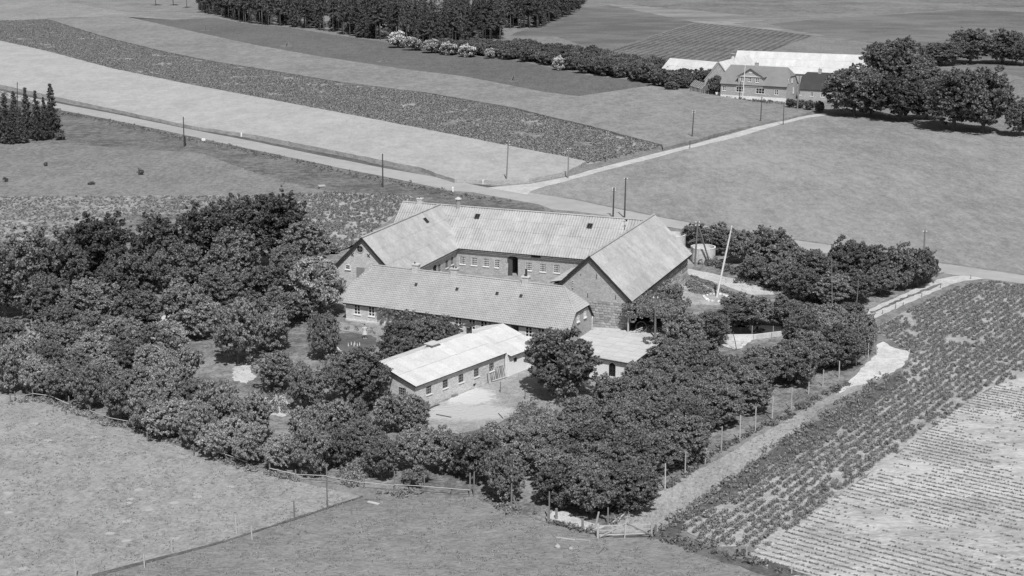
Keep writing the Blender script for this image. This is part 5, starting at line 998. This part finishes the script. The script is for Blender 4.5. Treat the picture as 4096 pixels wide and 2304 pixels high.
# ------------------------------------------------------------------ TREES AND SHRUBS
ORD = 'leftmost,second,third,fourth,fifth,sixth,seventh,eighth,ninth,tenth,eleventh,twelfth,thirteenth,fourteenth,fifteenth,sixteenth,seventeenth,eighteenth,nineteenth,twentieth'.split(',')
def ordinal(i): return ORD[i] if i == 0 else ORD[i]+' from the left'
def many(L, group, labels, name='leafy_tree', cat='tree'):
    rank = {id(a): i for i, a in enumerate(sorted(L, key=lambda a: a[1]))}
    for i, a in enumerate(L): T(*a, (labels+', '+ordinal(rank[id(a)])) if isinstance(labels, str) else labels[i], group, name, cat)
T('birch', 85, 560, 805, 165, 'airy pale-leaved tree with visible light trunk at the left of the grove')
many([('big_dark',255,535,760,185),('big_dark',395,540,735,150),('big_dark',520,507,715,165),('big_dark',615,490,690,150),('big_dark',700,468,678,185)], 'tall dark trees of the grove',
     ['broad dark tree on the far left of the tall grove behind the pale one','dark tree second from the left in the tall back row of the grove','dark tree in the middle of the tall back row of the grove','dark tree just left of the tallest one in the grove','tallest dark tree at the top of the grove beside the bare crop'])
many([('big',775,548,705,140),('big',590,572,755,150),('big',465,600,785,150),('big',330,622,805,150),('big',15,605,800,130),('big_dark',170,600,800,140),('big_dark',120,690,850,140),('big',240,690,850,150),('big',352,722,858,130),('big',470,700,850,130),('big',572,662,805,130),('big',722,612,750,120),('orchard_dark',655,668,775,140),('orchard_dark',700,722,822,130),('orchard_dark',762,735,805,110)],
     'leafy trees crowding the grove left of the farm', 'leafy tree crowding the lower grove')
T('orchard', 800, 640, 795, 175, 'wide spreading tree standing before the round-windowed barn gable')
T('blossom_small', 542, 648, 715, 60, 'small white-flowering shrub glowing among the dark grove trees', None, 'flowering_shrub', 'shrub')
T('orchard', 600, 748, 915, 150, 'tall garden tree with bare pale trunk left of the lawn'); T('orchard', 815, 782, 905, 92, 'small round fruit tree on the lawn by the deck chair')
T('big', 915, 868, 1030, 150, 'forked-trunk tree at the near left corner of the poultry house')
many([('orchard',500,748,852,130),('orchard',420,805,900,130),('orchard',690,775,880,110),('orchard',700,878,985,118),('orchard_dark',780,908,1035,112),('orchard_dark',868,885,1012,110)], 'garden trees around the lawn', 'round garden tree between the grove and the lawn')
many([('orchard_dark',1000,812,905,115),('orchard_dark',1065,800,895,120),('orchard_dark',1125,802,878,90),('orchard_dark',1025,848,928,110)], 'bushes before the farmhouse front', 'tall leafy bush growing close before the farmhouse windows', 'bush', 'bush')
front = [(35,985),(100,992),(165,1010),(232,1032),(300,1058),(368,1082),(435,1106),(503,1128),(572,1150),(642,1170),(715,1186),(785,1192),(850,1176)]
second = [(0,935),(70,945),(138,957),(205,975),(275,995),(345,1017),(415,1040),(488,1062),(560,1085),(632,1105),(772,1130),(838,1128),(900,1118)]
third = [(30,893),(110,903),(180,915),(250,932),(320,948),(392,967),(462,990),(165,868),(240,880),(318,893),(392,912)]
for L_, gname, lb in ((front, 'front row of the tree belt', 'bushy tree in the front row along the rail fence'), (second, 'second row of the tree belt', 'bushy tree in the second row behind the rail fence'), (third, 'back rows of the tree belt', 'bushy tree in the back rows of the belt below the grove')):
    srt = sorted(L_)
    for x, y in L_: T('orchard' if rnd.random() < .75 else 'orchard_dark', x+rnd.uniform(-8,8), y-rnd.uniform(92,136), y+rnd.uniform(-6,4), rnd.uniform(92,132), lb+', '+ordinal(srt.index((x, y))), gname)
many([('orchard',990,985,1088,112),('orchard',1040,990,1082,100),('orchard_dark',960,1085,1207,100),('orchard',1060,1070,1187,130),('orchard',1130,1075,1192,120),('orchard_dark',1200,1085,1218,130),('orchard',1265,1062,1190,130),('orchard_dark',1270,1130,1262,110),('orchard',905,1050,1145,110),('orchard_dark',1330,1080,1190,110)], 'orchard trees below the poultry yard', 'round fruit tree below the sandy poultry yard')
T('shrub', 1045, 1172, 1218, 75, 'low shrub touching the rail fence below the poultry yard', None, 'bush', 'bush')
T('orchard_dark', 1412, 832, 996, 205, 'big round tree between the poultry house and the whitewashed outbuilding')
T('orchard_dark', 1682, 712, 805, 105, 'leafy tree growing up beside the cart shed roof'); 
T('shrub', 1660, 745, 790, 80, 'shrub against the sunny side wall of the right barn', None, 'bush', 'bush')
# dense orchard filled on the ground
def inpoly(p, poly):
    c = False; n = len(poly)
    for i in range(n):
        a, b = poly[i], poly[(i+1) % n]
        if (a.y > p[1]) != (b.y > p[1]) and p[0] < (b.x-a.x)*(p[1]-a.y)/(b.y-a.y)+a.x: c = not c
    return c
def fill(poly, step, jit=.25, ang=0):
    xs = [p.x for p in poly]; ys = [p.y for p in poly]; cx, cy = sum(xs)/len(xs), sum(ys)/len(ys); R_ = max(max(xs)-min(xs), max(ys)-min(ys)); n = int(R_/step)+1; out = []
    for i in range(-n, n+1):
        for j in range(-n, n+1):
            u, v = (i + .5*(j % 2))*step, j*step*.87; x = cx+u*math.cos(ang)-v*math.sin(ang)+rnd.uniform(-jit,jit)*step; y = cy+u*math.sin(ang)+v*math.cos(ang)+rnd.uniform(-jit,jit)*step
            if inpoly((x, y), poly): out.append(Vector((x, y, 0)))
    return out
OR = P('d', (1350,1240),(1400,1290),(1512,1318),(1582,1292),(1650,1222),(1778,1134),(1898,1050),(2028,982),(2132,928),(2192,870),(2185,842),(2090,850),(2010,880),(1980,930),(1860,960),(1760,915),(1700,880),(1650,930),(1640,1000),(1560,1050),(1440,1100),(1352,1150))
for p in fill(OR, 3.5, .2, .5): tree('orchard_dark' if rnd.random() < .9 else 'orchard', p, rnd.uniform(3.3, 4.4), rnd.uniform(4.3, 5.4), 'leafy_tree', 'round fruit tree in the dense orchard beside the grassy lane', 'tree', 'fruit trees of the dense orchard')
many([('orchard_dark',1715,785,885,120),('orchard_dark',1790,782,868,110),('orchard_dark',1905,742,822,105),('orchard_dark',1968,742,828,100),('orchard_dark',2030,762,850,110),('orchard_dark',2100,775,862,110),('orchard_dark',2160,812,890,90),('orchard_dark',1850,735,790,70),('orchard_dark',1860,770,815,90)], 'trees at the top of the orchard', 'round tree at the upper end of the orchard')
many([('orchard_dark',1750,560,622,90),('orchard_dark',1812,562,640,100),('orchard_dark',1872,578,662,110),('orchard_dark',1942,570,692,145),('orchard_dark',1992,612,705,120),('orchard_dark',1900,640,708,90),('orchard_dark',2055,628,725,120),('orchard_dark',2122,600,715,110),('orchard_dark',2190,612,725,120),('orchard_dark',2250,612,728,120),('orchard_dark',2308,618,722,100),('orchard_dark',2330,645,712,60),('orchard_dark',2085,685,765,125),('orchard_dark',2150,678,762,115),('orchard_dark',2215,665,742,105),('orchard_dark',2275,650,720,95),('orchard_dark',2015,672,758,110),('orchard_dark',1960,640,730,90)], 'thicket between the road and the drive', 'bushy tree of the thicket between road and drive')
T('orchard_dark', 1612, 905, 1000, 105, 'bushy tree hiding the right corner of the whitewashed outbuilding')
many([('pine',392,-60,14,22),('pine',436,-64,14,24),('pine',470,-55,20,20)], 'lone pines left of the forest', 'lone pine left of the forest edge', 'pine_tree')
# far-farm trees
many([('far_oak',2148,158,292,165),('far_oak',2248,92,238,165),('far_oak',2262,188,303,145),('far_oak',2398,172,326,190),('far_oak',2470,160,333,165),('far_oak',2566,240,342,100)], 'large oaks by the neighbouring farm',
     ['round dark oak hiding the right end of the long white barn','tallest oak behind the others, above the barn end','oak with double trunk right of the lane end','widest oak in the front row, with spreading limbs','oak with leaning forked trunk at the right of the front row','oak cut by the right edge of the photograph'], 'oak_tree')
many([('far_oak',2438,68,160,125),('far_oak',2522,70,160,120),('far_oak',2362,102,165,115),('far_oak',2322,158,250,120),('far_oak',2190,205,290,115),('far_oak',2575,90,165,90),('far_oak',2330,210,300,110)], 'oaks standing farther back', 'dark oak in the cluster behind the large oaks', 'oak_tree')
BF = P('d', (1100,128),(1180,124),(1290,128),(1380,135),(1500,152),(1620,176),(1700,195),(1740,215),(1720,226),(1640,212),(1560,196),(1470,184),(1400,168),(1290,150),(1180,142),(1100,134))
for p in fill(BF, 4.3, .3, -.3): tree('shrub_far', p, rnd.uniform(3.4, 5.2), rnd.uniform(5.6, 8), 'hawthorn_bush', 'bushy shrub in the hedge belt leading to the neighbouring farm', 'shrub', 'shrubs of the far hedge belt')
many([('shrub_far',1620,148,205,70),('shrub_far',1660,172,218,70),('shrub_far',1715,176,216,62),('shrub_far',1768,172,216,66),('shrub_far',1800,188,236,50),('shrub_far',1690,206,230,46),('shrub_far',1725,192,222,40),('shrub_far',1822,198,240,45)], 'garden bushes left of the neighbouring farmhouse', 'dark garden bush left of the neighbouring farmhouse', 'garden_bush', 'shrub')
many([('shrub_far',1988,248,270,28),('shrub_far',2012,250,272,30),('shrub_far',2036,252,276,32),('shrub_far',2060,254,282,30)], 'bushes before the thatched annex', 'low bush before the thatched annex', 'garden_bush', 'shrub')
many([('blossom_shrub',1000,80,120,50),('blossom_shrub',1042,92,127,52),('blossom_shrub',1085,100,133,50),('blossom_shrub',1128,106,138,52),('blossom_shrub',1175,112,143,52),('blossom_shrub',1232,122,147,30),('blossom_shrub',1408,142,176,44)], 'white-flowering shrubs at the forest edge',
     ['leftmost white-flowering shrub at the forest edge','second white-flowering shrub from the left below the forest','third white-flowering shrub from the left below the forest','white-flowering shrub just left of the brightest one','brightest white-flowering shrub at the right of the group','smallest white-flowering shrub, right of the bright group','lone white-flowering shrub farther right in the hedge belt'], 'flowering_shrub', 'shrub')
# spruces at the left
many([('spruce',18,238,352,38),('spruce',42,232,350,34),('spruce',72,224,350,34),('spruce',97,232,354,30),('spruce',116,248,352,26),('spruce',135,215,346,38),('spruce',3,255,360,34),('spruce',56,272,360,30),('spruce',30,280,362,28)], 'spruces left of the road', ['dark spruce third from the left edge','spruce just right of the roadside pole','pointed spruce in the middle of the left clump','slim spruce right of the middle in the left clump','thinnest spruce of the left clump','tallest spruce at the right end of the left clump','spruce cut by the left edge','short spruce at the foot of the left clump','low spruce in front of the left clump'], 'spruce_tree')
T('shrub', 150, 334, 352, 32, 'low dark bush right of the tallest spruce', None, 'bush', 'bush')
for x, y, yt, w, lb in ((563,700,673,28,'dark round bush alone in the middle of the left pasture'),(182,664,648,20,'small dark tuft-like bush in the upper left pasture'),(24,728,708,20,'small dark bush near the left edge of the pasture'),(366,738,725,34,'low flat dark bush in the left pasture')):
    T('shrub', x, yt, y, w, lb, 'low bushes in the left pasture', 'bush', 'bush', 's')
# forest
FO = P('d', (505,32),(560,46),(640,62),(711,66),(844,87),(977,106),(1074,122),(1110,118),(1200,108),(1262,100),(1275,72),(1350,74),(1400,50),(1440,36),(1470,12),(1500,-24),(495,-24))
fp = fill(FO, 5.0, .36, .2)
FE = [(505,32),(560,46),(640,62),(711,66),(844,87),(977,106),(1074,122),(1110,118),(1200,108),(1262,100),(1275,72),(1350,74),(1400,50),(1440,36),(1470,12),(1500,-24)]
def dpx(p):
    d = Vector((p.x, p.y, -CAMH)); z = d.dot(_F); return (2048+FPX*d.x/z)*.62891, (1152-FPX*d.dot(_U)/z)*.62891
def behind(p):
    x, y = dpx(p)
    for i in range(len(FE)-1):
        (xa, ya), (xb, yb) = FE[i], FE[i+1]
        if xa <= x <= xb: return ya+(yb-ya)*(x-xa)/(xb-xa) - y
    return 50
fp.sort(key=behind)
keep = [p for p in fp if not (715 < dpx(p)[0] < 850 and rnd.random() < .55)]
for p in keep[:260]: tree('pine' if rnd.random() < .75 else 'spruce', p, rnd.uniform(10.5, 18), rnd.uniform(3.2, 5.4), 'pine_tree', 'dark conifer in the forest across the top of the photograph', 'tree', 'conifers of the forest')
rest = keep[260:700]
def merged(name, pts, meshes, scl, m, kind='stuff', parent=None, label=None, cat=None, every=1):
    Vs, Fs, n = [], [], 0; src = []
    for me in meshes:
        v = np.empty(len(me.vertices)*3, np.float32); me.vertices.foreach_get('co', v); f = np.empty(len(me.loops), np.int32); me.loops.foreach_get('vertex_index', f); src.append((v.reshape(-1,4,3)[::every].reshape(-1,3), None))
    for p in pts:
        v, _ = src[rnd.randrange(len(src))]; a = rnd.uniform(0, 6.28); s = scl(); c_, s_ = math.cos(a), math.sin(a)
        w = np.stack([(v[:,0]*c_-v[:,1]*s_)*s[0]+p[0], (v[:,0]*s_+v[:,1]*c_)*s[0]+p[1], v[:,2]*s[1]], 1); Vs.append(w)
    V = np.concatenate(Vs); F = np.arange(len(V)).reshape(-1,4); o = bpy.data.objects.new(name, np_mesh(name, V, F, M[m])); link(o, parent); return tag(o, label, cat, None, kind)
merged('pine_forest', [(p.x, p.y) for p in rest], [l[0] for l in PROTO['pine'][0]], lambda: (rnd.uniform(.9,1.2), rnd.uniform(.95,1.15)), 'needle', label='mass of dark conifers deep in the forest', every=4)
# climbing plants and low planting
def clump_obj(name, pts, label, cat, m='leaf_hedge', n=60, size=.14, seed=1, group=None, kind=None, sq=.7):
    V, F = leaves(np.array(pts), n, size, seed, squash=sq); o = bpy.data.objects.new(name, np_mesh(name, V, F, M[m])); link(o); return tag(o, label, cat, group, kind)
pts = []
for i in range(330):
    u, v = rnd.uniform(-.3, 5.6), rnd.uniform(-.6, 7.4); w = B.w(Sx+u, -25.6+v); pts.append((w.x, w.y, 2.85-.1*u+rnd.uniform(-.25,.4), rnd.uniform(.25,.5)))
for i in range(40): u = rnd.uniform(-.2, 3.2); w = B.w(Sx+u, -26.1); pts.append((w.x, w.y, rnd.uniform(1.9,2.6), rnd.uniform(.15,.3)))
for i in range(110): v = rnd.uniform(.5, 8.0); w = B.w(Sx+rnd.uniform(.0,1.6), -25+v); pts.append((w.x, w.y, rnd.uniform(1.5,3.3)*(1-v*.03), rnd.uniform(.3,.5)))
clump_obj('climbing_plant', pts, 'thick climbing plant covering the cart shed roof and the foot of the barn wall', 'climber', n=55, seed=3)
pts = []
xs_ = Hf.fy('k4', 600, 600, -3.7).x
for i in range(110): u = xs_+rnd.uniform(-.4, 9.5); w = Hf.w(u, -3.5-rnd.uniform(0,.35)); pts.append((w.x, w.y, rnd.uniform(1.5, 2.25) if rnd.random() < .6 else rnd.uniform(.4,1.5), rnd.uniform(.15,.32)))
clump_obj('climbing_plant', pts, 'vine on the farmhouse front right of the white door', 'climber', n=50, seed=5, size=.12)
def bed(name, c, poly, step, label, h=.5, m='leaf_crop', r=.3, seed=1, n=26, size=.13, kind='stuff', cat=None, keep=1.0, jit=.3):
    ps = [p for p in fill(P(c, *poly), step, jit) if rnd.random() < keep]; pts = [(p.x, p.y, h*rnd.uniform(.2,.8), r*rnd.uniform(.6,1.3)) for p in ps]
    if pts: V, F = leaves(np.array(pts), n, size, seed, squash=.7); V[:,2] = np.maximum(V[:,2], .04); o = bpy.data.objects.new(name, np_mesh(name, V, F, M[m])); link(o); tag(o, label, cat, None, kind)
bed('vegetable_rows', 'k3', [(310,1120),(420,1080),(560,1120),(760,1250),(700,1290),(420,1260)], .5, 'leafy vegetables in the bed behind the right barn', .5, seed=2)
bed('bed_edging_weeds', 'k3', [(400,975),(560,1040),(800,1140),(1100,1270),(1200,1340),(1100,1320),(760,1180),(520,1080)], .5, 'weeds in the ditch beside the farm drive', .3, 'weed', .25, 3)
bed('bank_weeds', 'k3', [(400,810),(560,800),(800,850),(1100,980),(1500,1130),(1750,1170),(1700,1060),(1400,960),(1000,880),(860,760),(600,790)], .75, 'tall weeds between the drive and the thicket', .7, 'weed', .45, 4, 30, .2)
bed('thicket_weeds', 'g4', [(450,150),(700,210),(850,220),(1150,330),(1500,400),(1900,520),(1850,440),(1500,330),(1200,260),(900,170),(600,130)], .9, 'rough growth at the foot of the thicket', .7, 'weed', .45, 5, 30, .2)
bed('weeds', 'g2', [(560,430),(600,500),(700,470),(820,560),(1060,620),(1300,600),(1500,560),(1400,520),(1000,540),(760,500)], .55, 'dark weeds along the rail fence', .35, 'leaf_crop', .3, 6, 24, .13, keep=.55)
bed('weeds', 'g2', [(2080,640),(2200,700),(2330,800),(2560,830),(2560,760),(2330,680),(2120,590)], .5, 'weeds at the foot of the orchard fence', .4, 'leaf_crop', .3, 7, 24, .13, keep=.6)
bed('gate_weeds', 'g1', [(220,520),(560,600),(700,700),(1100,830),(1390,880),(1330,740),(1250,800),(700,650),(560,560)], .5, 'weeds by the gate', .4, 'leaf_crop', .25, 8, 24, .12, keep=.6)
bed('dry_grass', 'c2', [(660,540),(880,480),(880,680),(820,760),(700,800),(600,720)], .5, 'tall dry grass in the gap of the tree belt', .6, 'straw', .35, 9, 40, .12, keep=.8)
bed('garden_undergrowth', 'c2', [(0,60),(240,40),(260,150),(250,240),(60,220)], .7, 'low garden plants in the clearing', .5, 'weed', .35, 10, 30, .13, keep=.7)
bed('yard_undergrowth', 'c3', [(40,180),(500,130),(520,180),(300,330),(240,420),(60,420),(0,300)], .8, 'loose low bushes at the lower edge of the poultry yard', .9, 'leaf_hedge', .5, 11, 40, .15, keep=.6)
bed('flower_border', 'k6', [(600,598),(800,605),(1100,645),(1440,680),(1440,700),(1100,668),(780,625),(600,612)], 1.0, 'small flowering plants before the neighbouring farmhouse', .6, 'weed', .4, 12, 20, .2, keep=.6)
bed('flower_border', 'k4', [(110,760),(300,765),(560,810),(560,835),(280,800),(110,785)], .5, 'small border plants before the farmhouse terrace', .5, 'leaf_crop', .22, 13, 20, .1, keep=.5)
def strip(c, pts, width, step, name, label, h, m, r, seed, n=16, size=.15, keep=1.0):
    ps = [at(c, x, y) for x, y in pts]; out = []
    for i in range(len(ps)-1):
        a, b = ps[i], ps[i+1]; L = (b-a).length
        for k in range(int(L/step)):
            if rnd.random() < keep: q = a.lerp(b, rnd.random()); out.append((q.x+rnd.uniform(-width,width), q.y+rnd.uniform(-width,width), h*rnd.uniform(.2,.8), r*rnd.uniform(.6,1.3)))
    V, F = leaves(np.array(out), n, size, seed, squash=.7); V[:,2] = np.maximum(V[:,2], .03); o = bpy.data.objects.new(name, np_mesh(name, V, F, M[m])); link(o); tag(o, label, None, None, 'stuff')
strip('c3', [(720,1080),(1000,880),(1200,760),(1400,620),(1600,490),(1800,380),(1932,300)], .35, .25, 'lane_side_grass', 'tufted grass under the wire fence', .3, 'weed', .25, 21)
strip('c4', [(0,330),(80,280),(250,180),(420,90),(600,0)], .5, .25, 'lane_side_grass', 'tufted grass along the upper lane', .3, 'weed', .3, 22)
strip('c3', [(1070,1130),(1250,1010),(1450,880),(1620,760),(1780,650),(1932,560)], .5, .2, 'lane_side_grass', 'dark grass between the stakes and the potatoes', .3, 'leaf_crop', .28, 23)
strip('c4', [(0,520),(200,420),(450,250),(700,90),(900,-60)], .7, .2, 'lane_side_grass', 'dark grass on the far side of the lane', .3, 'leaf_crop', .3, 24)
strip('d', [(0,232),(157,285),(290,310),(453,345),(644,385),(857,432),(1137,490),(1288,512)], 1.8, .35, 'roadside_grass', 'rough grass on the road bank', .15, 'weed', .3, 25, 12, .2)
strip('g3', [(85,225),(262,195),(402,212),(550,280),(718,335),(865,395),(1033,425),(1240,500),(1430,530),(1627,600),(1795,690),(1957,745),(2140,790),(2345,840)], .5, .12, 'fence_grass', 'pale dry grass under the rail fence', .25, 'straw', .25, 26, 18, .12)
strip('c3', [(1080,1150),(1300,1210),(1550,1270),(1800,1340),(1932,1400)], 1.0, .2, 'field_edge_grass', 'rough grass at the lower corner of the potato field', .3, 'weed', .3, 27)
# ------------------------------------------------------------------ CROPS IN ROWS
def rows(poly, d, row, step, jr=.08, keep=None):
    d = Vector((d.x, d.y)).normalized(); n = Vector((-d.y, d.x)); U_v = [p.x*d.x+p.y*d.y for p in poly]; V_v = [p.x*n.x+p.y*n.y for p in poly]; out = []
    v = min(V_v)
    while v < max(V_v):
        u = min(U_v)
        while u < max(U_v):
            x = d.x*u+n.x*v+rnd.uniform(-jr,jr); y = d.y*u+n.y*v+rnd.uniform(-jr,jr)
            if (keep is None or keep(x, y)) and inpoly((x, y), poly): out.append((x, y))
            u += step*rnd.uniform(.8,1.2)
        v += row
    return out
from mathutils import noise as mnoise
def nz(x, y, s): return mnoise.noise(Vector((x*s, y*s, 3.1)))
def plant_mesh(seed, r, h, n, size, m, name='potato_plant'):
    rr = random.Random(seed); C = [(rr.uniform(-r,r)*.6, rr.uniform(-r,r)*.6, h*rr.uniform(.35,.7), r*rr.uniform(.45,.7)) for _ in range(4)]; V, F = leaves(np.array(C), n, size, seed, squash=.8); V[:,2] = np.maximum(V[:,2], .02); return np_mesh(name, V, F, M[m])
PM = [plant_mesh(600+i, .40, .34, 20, .10, 'leaf_crop') for i in range(6)]
dl = at('b4', 620, 1449) - at('c3', 1000, 980)
pr_ = rows([Vector((p.x, p.y, 0)) for p in dens(pot_r, 50, 0)], dl, .80, .52, .09, lambda x, y: nz(x, y, .35) + .55*nz(x, y, 1.1) > -.38)
cpos = Vector((0, 0, 0)); pr_.sort(key=lambda q: q[0]**2+q[1]**2)
for q in pr_[:280]:
    o = inst('potato_plant', rnd.choice(PM), None, (q[0], q[1], 0), (0,0,rnd.uniform(0,6.28)), (rnd.uniform(.7,1.15),)*2+(rnd.uniform(.8,1.2),)); tag(o, 'low leafy potato plant in the near corner of the sandy field right of the gate', 'potato plant', 'potato plants near the gate')
merged('potato_crop', pr_[280:], PM, lambda: (rnd.uniform(.7,1.2), rnd.uniform(.8,1.2)), 'leaf_crop', label='rows of leafy potato plants in the field right of the lane')
BM_ = [plant_mesh(700+i, .13, .11, 6, .06, 'weed') for i in range(5)]
db = at('c4', 1360, 1270) - at('c4', 500, 1050)
br_ = rows([Vector((p.x, p.y, 0)) for p in dens(beet, 50, 0)], db, .80, .15, .03, lambda x, y: nz(x, y, .12) + .6*nz(x, y, .9) + rnd.uniform(-.25,.25) > -.16)
merged('beet_seedlings', br_, BM_, lambda: (rnd.uniform(.5,1.2), rnd.uniform(.6,1.2)), 'weed', label='thin rows of young beets in the pale field')
PB = [plant_mesh(800+i, .34, .34, 11, .13, 'leaf_crop_far') for i in range(5)]
bk = rows([Vector((p.x, p.y, 0)) for p in dens(pot_back, 80, 0)], B.cx, .85, .62, .12, lambda x, y: nz(x, y, .3)*.7 + .8*nz(x, y, 1.1) + rnd.uniform(-.3,.3) > -.16)
merged('potato_crop', bk, PB, lambda: (rnd.uniform(.8,1.25), rnd.uniform(.8,1.2)), 'leaf_crop_far', label='leafy root crop on pale soil behind the left barn')
wk = rows(weedy_poly, B.cx, 1.0, .62, .15, lambda x, y: nz(x, y, .3)*.7 + .8*nz(x, y, 1.1) + rnd.uniform(-.3,.3) > -.1)
merged('root_crop', wk, PB, lambda: (rnd.uniform(.6,1.0), rnd.uniform(.5,.8)), 'leaf_crop_far', label='thin low crop in the speckled field above the grove')
PF = [plant_mesh(900+i, .60, .26, 9, .20, 'leaf_crop_far') for i in range(5)]
F2 = pot_top + grain_top[::-1]; d2 = at('d', 1077, 238) - at('d', 854, 210)
f2 = rows([Vector((p.x, p.y, 0)) for p in F2], d2, 1.1, .9, .25, lambda x, y: nz(x, y, .10) + .8*nz(x, y, .45) + rnd.uniform(-.15,.15) > -.30)
merged('potato_crop', f2, PF, lambda: (rnd.uniform(.8,1.4), rnd.uniform(.8,1.2)), 'leaf_crop_far', label='dark potato strip between the two grain fields')
print('COUNTS', len(pr_), len(br_), len(bk), len(f2), len(fp), len(bpy.data.objects))

tuft = []
for i in range(4):
    g_ = random.Random(i); V_ = []
    for k in range(5):
        a = g_.uniform(0, 6.28); x, y = g_.uniform(-.09,.09), g_.uniform(-.09,.09); w_, h_ = g_.uniform(.02,.045), g_.uniform(.03,.08); dx, dy = math.cos(a)*w_, math.sin(a)*w_; l_ = g_.uniform(-.06,.06)
        V_ += [(x-dx,y-dy,0),(x+dx,y+dy,0),(x+dx*.4+l_,y+dy*.4,h_),(x-dx*.4+l_,y-dy*.4,h_)]
    tuft.append(np_mesh('tuft', V_, np.arange(20).reshape(-1,4), M['grass_blade']))
def tufts(poly, n, label, m='grass_blade', avoid=()):
    xs = [p.x for p in poly]; ys = [p.y for p in poly]; out = []
    for _ in range(n*6):
        if len(out) >= n: break
        x, y = rnd.uniform(min(xs), max(xs)), rnd.uniform(min(ys), max(ys))
        if nz(x, y, .5)+.5*nz(x, y, 2) > -.1 and inpoly((x, y), poly) and not any(inpoly((x, y), a) for a in avoid): out.append((x, y))
    merged('grass_tufts', out, tuft, lambda: (rnd.uniform(.8,1.8), rnd.uniform(.7,1.5)), m, label=label)
tufts(P('d', (-60,1000),(0,990),(220,1052),(600,1170),(912,1250),(560,1363),(230,1449),(-60,1449)), 3000, 'short grass tufts in the light pasture')
tufts(P('d', (912,1250),(1190,1252),(1500,1348),(1760,1390),(1930,1460),(200,1460)), 2500, 'short grass tufts in the front pasture')
tufts(P('c3', (740,1075),(1300,700),(1932,350)) + P('c4', (400,120),(640,0)) + P('c4', (400,190),(0,520)) + P('c3', (1450,870),(1080,1130)), 1200, 'grass tufts on the lane', 'straw')
tufts(wood, 7000, 'ground plants under the trees', 'weed', [P('d', (868,760),(900,640),(1060,560),(1690,600),(1760,640),(1720,700),(1660,850),(1480,870),(1240,830)), P('k1', (480,1150),(900,960),(1300,790),(1480,600),(1900,480),(1940,1000),(1600,1130),(900,1400)), P('k4', (60,720),(560,800),(560,960),(200,1180),(-100,1000))])
